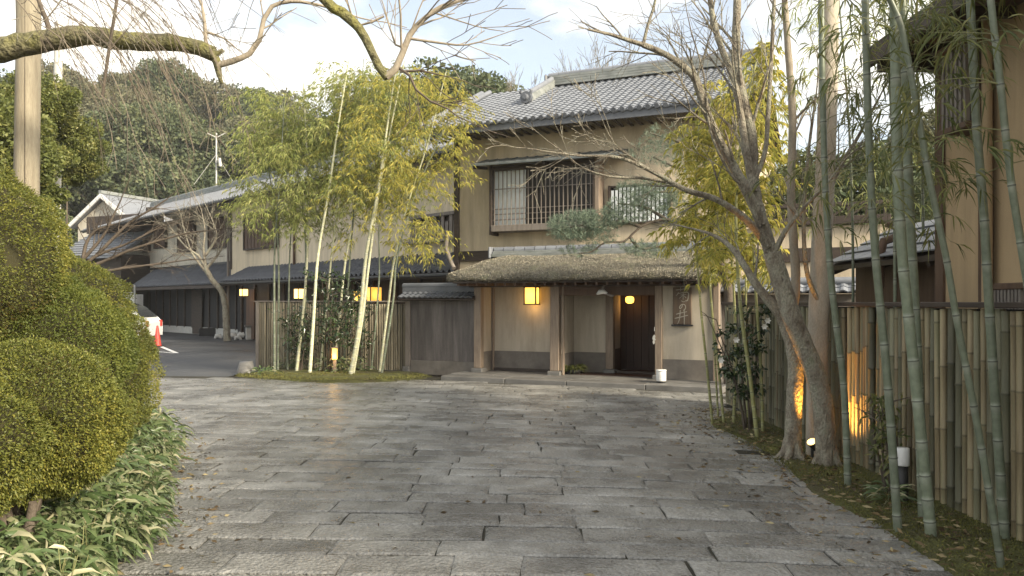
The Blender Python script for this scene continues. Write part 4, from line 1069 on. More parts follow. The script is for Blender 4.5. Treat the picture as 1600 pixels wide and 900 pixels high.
# white car, nose to the right, seen past the hedge
CY = 30.0
cp = W(238, 520, CY); car = empty('white_car', (cp.x-2.1, CY, 0), R(4), 'white car parked behind the clipped azalea hedge', 'car')
prof = [(-2.1,.35),(-2.13,.70),(-1.9,.88),(-1.1,1.02),(-.45,1.50),(.3,1.56),(1.15,1.54),(1.55,1.38),(1.98,1.0),(2.1,.85),(2.12,.35)]
def carbody(scale_y, sub=None):
    mb = MB(); vs = []; n_ = len(prof)
    for yv, ins in ((-.84,.06),(-.80,.0),(.80,0),(.84,.06)):
        for x, z in prof:
            t_ = max(0, (z-.85)/.65); yy = yv*(1-.16*t_); vs.append((x, yy, z-ins*.3))
    fs = []
    for j in range(3):
        for i in range(n_-1): fs.append((j*n_+i, j*n_+i+1, (j+1)*n_+i+1, (j+1)*n_+i))
    fs += [tuple(range(n_)), tuple(reversed(range(3*n_, 4*n_)))]
    mb.add(vs, fs, 0); return mb
carbody(1).build('body', M['car_paint'], car, bevel=.03)
mb = MB(); mb.prism([(-.95,1.03),(-.38,1.44),(1.05,1.46),(1.5,1.25),(1.6,1.03)], -.80, -.745, 'y'); mb.build('side_window', M['car_glass'], car)
mb = MB(); mb.prism([(-.95,1.03),(-.38,1.44),(1.05,1.46),(1.5,1.25),(1.6,1.03)], .745, .80, 'y'); mb.build('side_window', M['car_glass'], car)
mb = MB(); mb.add([(1.2,-.66,1.53),(1.55,-.70,1.385),(1.95,-.76,1.03),(1.95,.76,1.03),(1.55,.70,1.385),(1.2,.66,1.53)], [(0,1,4,5),(1,2,3,4)]); mb.v = [(v[0]+.02,v[1],v[2]+.02) for v in mb.v]; mb.build('rear_window', M['car_glass'], car)
for x in (-1.35, 1.32):
    for sy in (-1, 1):
        mb = MB(); mb.tube([(x,sy*.66,.32),(x,sy*.86,.32)], .32, 16); wh = mb.build('wheel', M['rubber'], car)
        mb = MB(); mb.tube([(x,sy*.861,.32),(x,sy*.875,.32)], .19, 12); mb.build('rim', M['concrete'], wh)
for sy in (-1, 1):
    mb = MB(); mb.box(2.06,2.135,sy*.70-.09,sy*.70+.09,.68,.92); mb.build('tail_light', M['cone_red'], car, bevel=.015)
mb = MB(); mb.bar((-.85,-.85,1.05),(-.83,-.97,1.1),.07,.06); mb.build('mirror', M['car_paint'], car)

# traffic cone, painted bay marking
co_ = Vector(((246-800)/F*gy(541), gy(541), -.02)); t = empty('traffic_cone', co_, 0, 'red traffic cone on the asphalt beside the white car', 'cone')
mb = MB(); mb.box(-.19,.19,-.19,.19,0,.03); mb.build('base', M['black_metal'], t, bevel=.01)
mb = MB(); mb.lathe((0,0,.031), [(.15,0),(.135,.04),(.035,.72),(.02,.74)], 14); mb.build('cone_body', M['cone_red'], t)
def gp_(px, py): Y = gy(py); return ((px-800)/F*Y, Y)
mk = MB()
def stripe(name, a, b, wdt):
    a = Vector((*a,-.014)); b = Vector((*b,-.014)); t_ = (b-a).normalized(); s_ = Vector((-t_.y,t_.x,0))*wdt
    mb = MB(); mb.add([a-s_, b-s_, b+s_, a+s_], [(0,1,2,3)]); o = mb.build(name, M['white_paint']); o['kind'] = 'structure'; return o
stripe('bay_marking', gp_(252,541), gp_(276,551), .07); stripe('bay_marking', gp_(240,548), gp_(272,551), .05)
# things standing at the foot of the wing
def crate(px, py, s, m, lab, cat, nm, hgt):
    x, y = gp_(px, py); t = empty(nm, (x,y,-.02), R(20), lab, cat); return t
t = crate(330, 524, .5, 'black_metal', 'black planter box below the small bare tree', 'planter', 'planter_box', .3)
mb = MB(); mb.box(-.55,.55,-.2,.2,0,.36); mb.build('body', M['black_metal'], t, bevel=.02); mb = MB(); mb.box(-.5,.5,-.16,.16,.361,.37); mb.build('soil', M['dirt'], t)
t = crate(403, 530, .5, 'concrete', 'grey stone trough with lidded top next to the slat fence end', 'trough', 'stone_trough', .8)
mb = MB(); mb.box(-.5,.6,-.25,.25,0,.55); mb.build('body', M['concrete'], t, bevel=.03); mb = MB(); mb.box(-.56,.66,-.3,.3,.551,.63); mb.build('lid', M['step'], t, bevel=.02)
t = crate(393, 530, .5, 'white', 'small white upright notice with black marks near the stone trough', 'sign', 'notice_stand', .5)
mb = MB(); mb.box(-.13,.13,-.03,.03,.05,.75); mb.build('board', M['white_paint'], t, bevel=.005)
mb = MB()
for k in range(3): mb.box(-.05+.02*(k%2),.05,-.034,-.031,.30+k*.13,.34+k*.13)
mb.box(-.01,.02,-.034,-.0312,.25,.62); mb.build('marks', M['black_metal'], t)
mb = MB(); mb.box(-.16,.16,-.08,.08,0,.049); mb.build('foot', M['black_metal'], t)
for i, (px, py, s_) in enumerate(((352,527,.16),(363,529,.2),(372,530,.13),(380,529,.24),(341,528,.14))):
    x, y = gp_(px, py); mb = MB(); mb.tube([(x-s_,y,-.03),(x-s_*.5,y,s_*.6),(x+s_*.5,y,s_*.7),(x+s_,y,-.03)], [s_*.4,s_*.75,s_*.7,s_*.3], 7, rough=.15)
    tag(mb.build('rock', M['concrete']), ['pale rock at the root of the small bare tree','rounded pale rock second in the row by the tree','smallest pale rock in the row by the tree','largest pale rock in the row by the tree','pale rock beside the black planter box'][i], 'rock', 'pale rocks below the small bare tree')
# antenna mast on the wing roof
ap = WG.P(WG.u(338,3.3), 3.3, zE+2.1); at_ = zE+2.1
top = CAMZ+(HOR-208)/F*ap.y
t = empty('antenna_mast', ap, 0, 'thin pale antenna mast standing on the grey wing roof', 'antenna')
mb = MB(); mb.tube([(0,0,-.1),(0,0,top-ap.z)], .045, 6); mb.build('mast', M['concrete'], t)
h_ = top-ap.z
for k in (-1, 1):
    mb = MB(); mb.tube([(0,0,h_-.25),(k*.5,0,h_)], .03, 5); mb.build('arm', M['concrete'], t)
mb = MB(); mb.tube([(.05,-.1,h_*.45),(.25,-.2,h_*.5),(.3,-.2,h_*.36)], .09, 6); mb.build('receiver', M['concrete'], t)
mb = MB(); mb.tube([(0,0,h_*.6),(-1.0,-.6,.0)], .012, 4); mb.build('guy_wire', M['concrete'], t)
mb = MB(); mb.tube([(0,0,h_*.6),(.9,.7,.0)], .012, 4); mb.build('guy_wire', M['concrete'], t)

# poles near left
pp = W(43, 400, 7.0)
t = empty('wooden_pole', (pp.x, 7.0, 0), 0, 'thick weathered wooden pole rising out of the azalea hedge', 'pole')
mb = MB(); pts = [(0,0,-.1)]+[(.01*math.sin(k), 0, .5*k) for k in range(1,14)]; mb.tube(pts, [.105-.0008*k for k in range(len(pts))], 14, rough=.03); mb.build('shaft', M['pole_wood'], t)
for k in (.35,):
    mb = MB(); mb.bar((.101*math.sin(k),-.102*math.cos(k),1.4),(.098*math.sin(k),-.098*math.cos(k),5.2),.0016,.003); mb.build('crack', M['bark_dark'], t)
pp = W(84, 130, 19.0)
t = empty('concrete_pole', (pp.x, 19.0, 0), 0, 'pale thinner utility pole behind the green tree', 'pole')
mb = MB(); mb.tube([(0,0,-.1),(.05,0,4),(.12,0,8.2)], [.12,.11,.09], 10); mb.build('shaft', M['concrete'], t)
mb = MB(); mb.box(-.05,.3,-.1,.1,5.4,5.9); mb.build('bracket', M['concrete'], t)

# ================================================================== VEGETATION
def resample(pts, step):
    """smooth polyline (Catmull-Rom) at about STEP spacing"""
    P_ = [Vector(p) for p in pts]; out = []
    for i in range(len(P_)-1):
        p0 = P_[max(i-1,0)]; p1 = P_[i]; p2 = P_[i+1]; p3 = P_[min(i+2,len(P_)-1)]
        k = max(1, int((p2-p1).length/step))
        for j in range(k):
            t = j/k; out.append(.5*((2*p1)+(p2-p0)*t+(2*p0-5*p1+4*p2-p3)*t*t+(3*p1-p0-3*p2+p3)*t**3))
    out.append(P_[-1]); return out

def bamboo(label, pts, r0, r1, cm, lm, zlo, zhi, nb, blen, nleaf, lL, lW, group, n=8, droop=.5, inter=.28, name='bamboo', lance=False, spread=1.0, side=None):
    path = resample(pts, .06); base = path[0].copy()
    t = empty(name, base, 0, label, 'bamboo', group)
    d = [0]
    for a, b in zip(path, path[1:]): d.append(d[-1]+(b-a).length)
    tot = d[-1]
    def at(s):
        i = int(np.searchsorted(d, s)); i = min(max(i,1), len(d)-1); f = (s-d[i-1])/max(1e-6, d[i]-d[i-1]); return path[i-1].lerp(path[i], f)
    rad_at = lambda s: r0+(r1-r0)*(s/tot)
    P_ = [base - Vector((0,0,.06))]; Rr = [r0*1.05]; Nd = [0.]
    s = .10; nodes = []
    while s < tot-.05:
        r = rad_at(s)
        for ds, k, nn in ((-.055,1.0,.06),(-.010,1.0,.5),(0,1.12,1.0),(.009,.99,.3),(.03,.985,0)):
            if 0 < s+ds < tot: P_.append(at(s+ds)); Rr.append(r*k); Nd.append(nn)
        nodes.append(s); s += inter*rng.uniform(.8,1.15)*(.55+.5*min(1,s/1.2))
    P_.append(path[-1]); Rr.append(rad_at(tot)); Nd.append(0)
    mb = MB(); mb.tube(P_, Rr, n, node=Nd); mb.build('culm', cm, t, base, fix=False)
    # branches, twigs and leaves
    zs = [q for q in nodes if zlo <= at(q).z <= zhi]
    if not zs or nb == 0: return t
    tw = MB(); LP = []; LD = []
    for k in range(nb):
        q = zs[int(rng.random()*len(zs))]; o_ = at(q); f = (o_.z-zlo)/max(.1, zhi-zlo)
        az = rng.uniform(0, 6.283) if side is None else side+rng.gauss(0,.9)
        L_ = blen*rng.uniform(.55,1.15)*(1.0-.45*f)
        up = rng.uniform(.35,1.0); dirv = Vector((math.cos(az)*spread, math.sin(az)*spread, up)).normalized()
        br = [o_]; p = o_.copy(); dv_ = dirv.copy(); m_ = 6
        for i in range(m_):
            dv_ = (dv_+Vector((rng.uniform(-.12,.12),rng.uniform(-.12,.12),-.20*droop*2))).normalized(); p = p+dv_*L_/m_; br.append(p.copy())
        tw.tube(br, [.0045*(1-i/8) for i in range(m_+1)], 3, cap=False, sm=False)
        for i in range(2, m_+1):
            for c in range(max(1, nleaf//(m_-1)//4)):
                a2 = rng.uniform(0,6.283); tl = rng.uniform(.08,.28)*min(1.5, blen)
                td = (br[i]-br[i-1]).normalized()*.6+Vector((math.cos(a2),math.sin(a2),rng.uniform(-.3,.35)))
                td.normalize(); te = br[i]+td*tl+Vector((0,0,-.10*tl))
                if rng.random() < .5: tw.tube([br[i], te], [.0022,.0012], 3, cap=False, sm=False)
                for j in range(4):
                    f2 = rng.uniform(.45,1.0); LP.append(br[i].lerp(te, f2))
                    LD.append(td*.7+Vector((rng.uniform(-.7,.7),rng.uniform(-.7,.7),rng.uniform(-.8,.25))))
    if LP:
        LP = np.array([tuple(v) for v in LP]); LD = np.array([tuple(v) for v in LD])
        leaf_obj('foliage', leaf_arrays(LP, LD, nrs.uniform(.75,1.2,len(LP))*lL, nrs.uniform(.8,1.15,len(LP))*lW, droop, .18, lance=lance), lm, t, base, tw, M['twig_bamboo'])
    return t

# ---- clump on the mossy island
GI = 'bamboo stems on the mossy island'
isl = [
 # px/py down the stem (base first), depth, radius, label
 ([(429,583),(429,400),(436,300),(445,150)], 17.6, .030, 'green bamboo at the outer left of the island in front of the fence end'),
 ([(434,577),(435,400),(424,290),(390,140)], 17.9, .028, 'green bamboo just behind the outermost stem on the island left'),
 ([(463,577),(475,473),(480,400),(482,300),(474,130)], 17.7, .038, 'pale bamboo curving at its foot, left of the whitest stem'),
 ([(484,587),(490,498),(497,400),(512,310),(528,200),(545,95)], 17.2, .040, 'whitest slender bamboo leaning right with foot on the moss front'),
 ([(500,576),(510,485),(518,400),(532,290),(550,105)], 17.8, .030, 'thin bamboo standing just left of the little garden lantern'),
 ([(520,571),(530,500),(541,400),(562,300),(596,100)], 17.9, .032, 'slim pale bamboo leaning right directly over the garden lantern'),
 ([(547,592),(561,510),(572,400),(590,300),(612,150),(620,105)], 16.9, .048, 'thickest white bamboo leaning right of the garden lantern'),
 ([(551,588),(567,490),(578,400),(597,270),(632,95)], 17.1, .036, 'white bamboo pressed against the thickest leaning stem'),
 ([(562,572),(571,473),(578,380),(588,250),(590,140)], 17.9, .026, 'thin green bamboo behind the thick white pair'),
 ([(593,582),(607,473),(617,400),(640,310),(668,225),(697,112)], 17.4, .030, 'bamboo leaning right with knotted foot near the wall post'),
 ([(596,588),(614,473),(621,400),(650,300),(690,210),(722,128)], 17.2, .028, 'outermost bamboo leaning toward the inn above the wall post'),
 ([(449,575),(452,420),(455,300),(438,140)], 18.0, .024, 'thin shaded bamboo close to the slat fence on the island left'),
 ([(537,572),(545,430),(555,300),(568,92)], 18.1, .026, 'shaded bamboo close to the slat fence behind the lantern'),
 ([(580,573),(592,440),(598,300),(655,88)], 18.0, .024, 'shaded thin bamboo close to the brown end of the slat fence'),
 ([(472,575),(478,430),(470,300),(430,150),(385,175)], 18.1, .026, 'shaded bamboo bending left high above the slat fence'),
]
for i, (pp_, Yb, r_, lab) in enumerate(isl):
    pts = [W(px, py, Yb+.05*k*((i%3)-1)) for k, (px, py) in enumerate(pp_)]
    pts[0].z = .03
    pale = i in (2,3,4,5,6,7,9)
    topz = pts[-1].z
    bamboo(lab, pts, r_, r_*.35, M['culm_pale'] if pale else M['culm'], M['leaf_sunlit'] if i in (6,10,12,13,9) else M['leaf_bamboo'],
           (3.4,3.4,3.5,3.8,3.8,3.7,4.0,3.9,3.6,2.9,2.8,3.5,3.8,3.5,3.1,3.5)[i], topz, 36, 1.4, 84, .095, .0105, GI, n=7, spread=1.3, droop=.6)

# dark evergreen undergrowth of the island
def leafy_shrub(name, label, base, h, rad, n, lm, lL, lW, cat='shrub', group=None, stems=5, stem_m='bark_dark', flowers=0, zmin=.15):
    t = empty(name, base, 0, label, cat, group); b = Vector(base)
    mb = MB(); tips = []
    for k in range(stems):
        a = rng.uniform(0,6.28); p = [b+Vector((math.cos(a)*.04,math.sin(a)*.04,-.03))]; q = p[0].copy(); d_ = Vector((math.cos(a)*.16,math.sin(a)*.16,1))
        for i in range(6):
            d_ += Vector((rng.uniform(-.12,.12),rng.uniform(-.12,.12),0)); q = q+d_.normalized()*h/6.5; p.append(q.copy())
        mb.tube(p, [.016*(1-i/8) for i in range(7)], 5); tips.append(p)
        for i in range(2,7):
            a2 = rng.uniform(0,6.28); e = p[i]+Vector((math.cos(a2),math.sin(a2),.3))*rad*rng.uniform(.5,1); mb.tube([p[i], e], [.006,.003], 4); tips.append([p[i], e])
    P_ = []; 
    for k in range(n):
        seg = tips[int(rng.random()*len(tips))]; f = rng.random(); i = min(int(f*(len(seg)-1)), len(seg)-2)
        c = seg[i].lerp(seg[i+1], rng.random())
        if c.z-b.z < zmin: continue
        P_.append((c.x+rng.gauss(0,rad*.16), c.y+rng.gauss(0,rad*.16), c.z+rng.gauss(0,rad*.14)))
    P_ = np.array(P_); P_ = P_[np.hypot(P_[:,0]-b.x, P_[:,1]-b.y) < rad*1.7]; D_ = nrs.normal(size=P_.shape)+np.array([0,0,-.15])
    mb.build('stem', M[stem_m], t, b, fix=False)
    leaf_obj('foliage', leaf_arrays(P_, D_, nrs.uniform(.7,1.2,len(P_))*lL, nrs.uniform(.8,1.1,len(P_))*lW, .25, .15, lance=lL>.05), lm, t, b)
    return t
leafy_shrub('evergreen_shrub', 'dark leafy evergreen shrub among the bamboo behind the garden lantern', W(515,575,17.6)*1, 2.2, .45, 900, M['leaf_camellia'], .10, .04, stems=8)
leafy_shrub('evergreen_shrub', 'smaller dark shrub at the island left against the slat fence', W(470,577,17.9), 1.4, .4, 600, M['leaf_camellia'], .10, .035, stems=6)
leafy_shrub('evergreen_shrub', 'thin dark shrub leaning on the slat fence under the hanging lanterns', W(560,575,17.9), 1.8, .4, 700, M['leaf_camellia'], .09, .035, stems=6)
# low broad leaved tufts at the bamboo feet
def tuft(label, px, py, s, n, lm, group):
    b = W(px, py, gy(py)); b.z = .05; t = empty('sasa_tuft', b, 0, label, 'plant', group)
    az = nrs.rand(n)*6.28; rr_ = nrs.rand(n)*s
    P_ = np.stack([b.x+np.cos(az)*rr_, b.y+np.sin(az)*rr_*.7, b.z+nrs.rand(n)*.22*s/.4], 1)
    D_ = np.stack([np.cos(az)+nrs.normal(0,.5,n), np.sin(az)+nrs.normal(0,.5,n), nrs.uniform(-.1,.8,n)], 1)
    leaf_obj('leaves', leaf_arrays(P_, D_, nrs.uniform(.12,.24,n), .035, .5, .2, lance=True), lm, t, b)
tuft('dry edged sasa tuft at the foot of the whitest island bamboo', 468, 580, .55, 150, M['leaf_sasa'], 'sasa tufts on the island')
tuft('sasa tuft under the little garden lantern', 535, 585, .6, 220, M['leaf_sasa'], 'sasa tufts on the island')
tuft('sasa tuft right of the thickest island bamboo', 570, 578, .45, 120, M['leaf_sasa'], 'sasa tufts on the island')
tuft('small sasa tuft beside the wall post stone', 618, 580, .3, 60, M['leaf_sasa'], 'sasa tufts on the island')
tuft('sparse sasa tuft at the left end of the moss', 415, 590, .3, 40, M['leaf_sasa'], 'sasa tufts on the island')
# grass blades of moss island
def fuzz(name, n, sampler, lL, lW, lm):
    P_ = np.array([sampler() for _ in range(n)]); D_ = nrs.normal(size=(n,3))*.6+np.array([0,0,1.0])
    o = leaf_obj(name, leaf_arrays(P_, D_, nrs.uniform(.6,1.3,n)*lL, lW, .2, .1), lm, None, (0,0,0)); o['kind'] = 'stuff'
M['moss_blade'] = mat('moss_blade', [(.06,.05,.02),(.10,.105,.025),(.17,.16,.04)], attr='rnd', rough=.9, bump=0)
def isl_s():
    a = rng.uniform(0,6.28); r = math.sqrt(rng.random()); return (-3.8+math.cos(a)*r*2.05, 16.9+math.sin(a)*r*.95+.28*(-(math.cos(a)*r*1.0))*.6, .05+.03*(1-r))
fuzz('moss_grass', 9000, isl_s, .05, .012, M['moss_blade'])
fuzz('bank_moss', 14000, lambda: (rng.uniform(2.58,3.32)+0*1, rng.triangular(3.5,11.5,5.5), rng.uniform(.0,.045)), .03, .008, M['moss_blade'])
# fallen leaves
def litter(n, sampler):
    P_ = np.array([sampler() for _ in range(n)]); D_ = nrs.normal(size=(n,3))*np.array([1,1,.12])
    o = leaf_obj('fallen_leaves', leaf_arrays(P_, D_, nrs.uniform(.04,.09,n), nrs.uniform(.012,.025,n), .05, .1), M['litter'], None, (0,0,0)); o['kind'] = 'stuff'
M['litter'] = mat('litter', [(.06,.04,.022),(.16,.11,.05),(.34,.29,.16)], attr='rnd', rough=.8, bump=0)
litter(900, lambda: (rng.triangular(2.3,3.3,2.9), rng.uniform(4,11.8), .055+rng.uniform(-.02,.01)))
litter(90, lambda: (rng.uniform(-3,2.6), rng.triangular(4.5,15,6), .008))
def edge_s():
    y = rng.triangular(3.8, 12, 6); return (left_edge(y)+rng.triangular(-.2,.7,.05), y, .010)
litter(420, edge_s)
litter(260, lambda: (rng.triangular(1.5,2.7,2.6), rng.uniform(4.2,11.5), .010))

# little garden lantern on its post, and the low light on the right bank
b = W(523, 583, 17.4); b.z = .05
t = empty('garden_lantern', b, 0, 'small lit square lantern on a wooden post among the island bamboo', 'lantern')
zc = CAMZ+(HOR-553)/F*17.4-b.z
mb = MB(); mb.box(-.035,.035,-.035,.035,-.08,zc-.125); mb.build('post', M['post_wood'], t, bevel=.006)
mb = MB(); mb.box(-.05,.05,-.05,.05,zc-.12,zc+.12); mb.build('shade', M['lamp'], t, bevel=.006)
mb = MB(); mb.box(-.06,.06,-.06,.06,zc+.121,zc+.145); mb.build('cap', M['post_wood'], t, bevel=.004)
ld = bpy.data.lights.new('lamp_light', 'POINT'); ld.energy = 2.5; ld.color = (1,.6,.22); ld.shadow_soft_size = .06
lo = bpy.data.objects.new('lamp_light', ld); COL.objects.link(lo); lo.parent = t; lo.location = (0,-.14,zc-.05)

b = W(1410, 790, 6.35); b.z = 0.03
t = empty('bollard_light', b, 0, 'white cylinder shade garden light on a black post among bamboo', 'lamp')
mb = MB(); mb.lathe((0,0,0), [(.045,-.05),(.042,.28)], 12); mb.build('post', M['black_metal'], t)
mb = MB(); mb.lathe((0,0,.28), [(.05,0),(.052,.01),(.052,.135),(.048,.14)], 16); mb.build('shade', M['white'], t)

# ---- bamboos along the fence on the right
GR = 'thick bamboo stems along the fence'
def fromlist(l, Yb, Yt=None):
    Yt = Yb if Yt is None else Yt; k = len(l)-1
    return [W(px, py, Yb+(Yt-Yb)*i/k) for i, (px, py) in enumerate(l)]
rb = [
 ([(1325,765),(1318,600),(1300,450),(1290,300),(1285,130),(1283,0),(1281,-160)], 6.86, .030, 'slim dark green bamboo right of the leaning tree trunk'),
 ([(1403,836),(1387,600),(1368,400),(1359,250),(1353,60),(1350,-150)], 5.54, .029, 'dark green bamboo standing in front of the white bollard light'),
 ([(1455,846),(1436,650),(1420,500),(1408,380),(1402,250),(1398,60),(1395,-150)], 5.39, .037, 'thick blue green bamboo with foot nearest the paving right of the bollard light'),
 ([(1443,816),(1435,600),(1428,450),(1420,300),(1416,150),(1410,0),(1404,-150)], 5.86, .036, 'bluish bamboo close behind the thickest stem'),
 ([(1565,897),(1530,680),(1495,500),(1478,400),(1456,300),(1440,210),(1424,120),(1408,40),(1385,-10),(1350,-90)], 4.76, .021, 'slender leaning bamboo crossing the fence from the lower corner'),
 ([(1570,850),(1556,640),(1545,470),(1537,330),(1526,200),(1516,0),(1510,-150)], 5.36, .031, 'upright shaded bamboo close to the fence in front of the house wall'),
 ([(1652,900),(1622,560),(1598,400),(1578,270),(1562,120),(1548,0),(1535,-150)], 4.75, .024, 'leaning bamboo at the outer edge before the ochre wall'),
]
for i, (l, Yb, r_, lab) in enumerate(rb):
    pts = fromlist(l, Yb); pts[0].z = .03
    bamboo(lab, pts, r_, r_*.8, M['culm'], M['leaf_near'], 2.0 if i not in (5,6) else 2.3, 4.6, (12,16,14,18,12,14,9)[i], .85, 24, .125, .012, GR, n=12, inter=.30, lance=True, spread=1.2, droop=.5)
# extra overhanging stems rooted behind the fence, only their foliage shows
for i, (px, Y_) in enumerate(((1395,7.6),(1440,8.3),(1330,8.8))):
    b = W(px, 700, Y_); b.z = 0; b.x = max(b.x, 3.55)
    pts = [b, b+Vector((.02,.0,2)), b+Vector((-.05,-.05,3.6)), b+Vector((-.25,-.2,5.2))]
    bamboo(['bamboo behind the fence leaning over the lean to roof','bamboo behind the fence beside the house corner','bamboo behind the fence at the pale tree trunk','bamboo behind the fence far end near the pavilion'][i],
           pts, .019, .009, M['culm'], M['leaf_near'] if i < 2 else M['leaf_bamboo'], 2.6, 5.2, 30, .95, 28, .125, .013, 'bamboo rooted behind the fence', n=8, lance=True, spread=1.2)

# ---- slender yellowish bamboos near the gate corner, leaves coloured as sunlit
GC = 'slender bamboo stems by the gate corner'
cb_ = [
 ([(1113,664),(1103,560),(1094,470),(1087,350),(1090,230),(1096,150)], 10.5, .019, 'slender bamboo in front of the plaster wall right of the name board'),
 ([(1131,666),(1122,570),(1112,480),(1106,350),(1118,220),(1130,110)], 10.4, .019, 'second slender bamboo from the name board'),
 ([(1122,650),(1117,560),(1110,440),(1112,330),(1100,240)], 11.2, .015, 'thinnest bamboo between two slender stems by the gate'),
 ([(1146,664),(1150,560),(1146,440),(1138,320),(1150,200),(1165,100)], 10.4, .021, 'pale upright bamboo passing the white camellia'),
 ([(1183,686),(1172,590),(1156,470),(1150,330),(1160,200),(1190,60)], 9.35, .026, 'leaning bamboo crossing the camellia in front'),
 ([(1192,676),(1188,560),(1178,400),(1180,250),(1205,90)], 9.7, .022, 'bamboo behind the camellia nearest to the lit trunk'),
 ([(1168,660),(1166,520),(1160,380),(1120,260),(1085,190)], 10.9, .018, 'bamboo bending left over the thatch behind the camellia'),
]
for i, (l, Yb, r_, lab) in enumerate(cb_):
    pts = fromlist(l, Yb, Yb+.4); pts[0].z = .03
    bamboo(lab, pts, r_, r_*.4, M['culm_yellow'], M['leaf_sunlit'], 2.15 if i in (0,1,2) else 1.9, pts[-1].z, (40,42,30,54,52,52,40)[i], .6, 56, .10, .0135, GC, n=7, spread=1.1, droop=.55, inter=.24)

# camellia with white flowers
b = W(1168, 670, 9.9); b.z = .03
cam_ = leafy_shrub('camellia', 'glossy dark camellia shrub with a few white flowers by the fence', b, 1.65, .24, 950, M['leaf_camellia'], .075, .036, stems=6, zmin=.4)
for px, py, Y_ in ((1150,531,9.5),(1126,563,9.6),(1194,510,9.6),(1199,501,9.7)):
    c = W(px, py, Y_); mb = MB()
    for k in range(6):
        a = k*1.047; d_ = Vector((math.cos(a), -.35, math.sin(a))); s_ = Vector((-math.sin(a), 0, math.cos(a)))
        mb.add([c, c+d_*.022+s_*.016, c+d_*.042+Vector((0,-.006,0)), c+d_*.022-s_*.016], [(0,1,2,3)])
    mb.build('flower', M['petal'], cam_, b, fix=False)
# low plants at the bollard light
leafy_shrub('nandina', 'small dark nandina bush behind the white bollard light', W(1392,768,6.6)*1, .85, .16, 380, M['leaf_near'], .075, .02, stems=6)
b = W(1390, 775, 6.3); b.z=.04
t = empty('fern', b, 0, 'pale fern fronds at the foot of the white bollard light', 'plant'); 
n = 90; az = nrs.rand(n)*6.28; P_ = np.stack([b.x+np.cos(az)*.05, b.y+np.sin(az)*.05, b.z+nrs.rand(n)*.12],1)
leaf_obj('leaves', leaf_arrays(P_, np.stack([np.cos(az),np.sin(az),nrs.uniform(.1,.9,n)],1), nrs.uniform(.10,.2,n), .016, .4, .1, lance=True), M['leaf_sasa'], t, b)

# ---- bare trees
def twiggery(mb, p, d, L, r, lev, rs, spread=.55, grav=0.0, n=4, segs=5, kids=3, wig=.12, minr=.0022, decay=.62):
    pts = [Vector(p)]; q = Vector(p); dv_ = Vector(d).normalized()
    for i in range(segs):
        dv_ = (dv_+Vector((rs.uniform(-wig,wig), rs.uniform(-wig,wig), rs.uniform(-wig,wig)+grav))).normalized(); q = q+dv_*L/segs; pts.append(q.copy())
    mb.tube(pts, [max(minr, r*(1-.55*i/segs)) for i in range(segs+1)], n if lev > 0 else 3, cap=False)
    if lev <= 0: return
    for k in range(kids):
        f = rs.uniform(.3,1.0); i = min(int(f*segs), segs-1); o_ = pts[i].lerp(pts[i+1], f*segs-i)
        dd = (pts[i+1]-pts[i]).normalized(); side_ = dd.cross(Vector((rs.uniform(-1,1),rs.uniform(-1,1),rs.uniform(-1,1)))).normalized()
        nd = (dd+side_*spread*rs.uniform(.7,1.6)).normalized()
        twiggery(mb, o_, nd, L*decay*rs.uniform(.7,1.2), max(minr, r*.55*(1-.4*f)), lev-1, rs, spread, grav, n, max(3, segs-1), kids, wig, minr, decay)
def limb(mb, pts, r0, r1, n=8, twl=0, rs=None, tL=.7, lev=2, kids=3, grav=0.0, rough=.08, minr=.0025, tspread=.7):
    path = resample(pts, .07); k = len(path); rad = [r0+(r1-r0)*i/(k-1) for i in range(k)]
    mb.tube(path, rad, n, rough=rough)
    for j in range(twl):
        i = int((.25+.75*(j+rs.random())/twl)*(k-2)); i = min(max(i,1),k-2)
        dd = (path[i+1]-path[i]).normalized(); s_ = dd.cross(Vector((rs.uniform(-1,1),rs.uniform(-.6,.6),rs.uniform(-1,1)))).normalized()
        twiggery(mb, path[i], (dd+s_*tspread*rs.uniform(.6,1.4)), tL*rs.uniform(.6,1.2), max(minr, rad[i]*.4), lev, rs, .55, grav, 4, 5, kids, minr=minr)
    if twl: twiggery(mb, path[-1], path[-1]-path[-3], tL, max(minr, r1*.9), lev, rs, .5, grav, 4, 5, kids, minr=minr)
    return path
rs = random.Random(21)
b = W(1292, 732, 7.8); b.z = .02
mt_ = empty('maple_tree', b, 0, 'bare leaning maple with forked grey limbs in front of the fence', 'tree')
Yt = 7.8
tr = MB()
limb(tr, [b-Vector((0,0,.1)), W(1287,650,Yt), W(1276,590,Yt), W(1256,540,Yt), W(1238,497,Yt), W(1220,440,Yt+.05), W(1206,395,Yt+.05)], .102, .086, 18, rough=.05)
# root flare
for a in (.3,1.7,3.0,4.4,5.5):
    e = b+Vector((math.cos(a)*.15, math.sin(a)*.15, -.03)); tr.tube([b+Vector((math.cos(a)*.05,math.sin(a)*.05,.16)), b+Vector((math.cos(a)*.08,math.sin(a)*.08,.05)), e], [.055,.05,.02], 7)
tr.build('trunk', M['bark'], mt_, b, fix=False)
def lm_(nm, l, Y0_, Y1_, r0, r1, twl, tL=.7, lev=2, m='bark'):
    r0, r1, twl, lev = r0*.82, r1*.8, twl+2, 3 if lev == 2 and twl > 7 else lev
    k = len(l)-1; mb = MB(); limb(mb, [W(px,py,Y0_+(Y1_-Y0_)*i/k) for i,(px,py) in enumerate(l)], r0, r1, 9, twl, rs, tL, lev); return mb.build(nm, M[m], mt_, b, fix=False)
lm_('limb', [(1206,400),(1188,340),(1177,290),(1174,215),(1160,150),(1150,90),(1152,0),(1150,-90)], 7.95, 8.2, .085, .04, 5, .7)
lm_('limb', [(1190,350),(1165,295),(1120,212),(1095,150),(1082,118),(1045,88),(1005,70)], 7.9, 7.5, .065, .035, 6, .55)
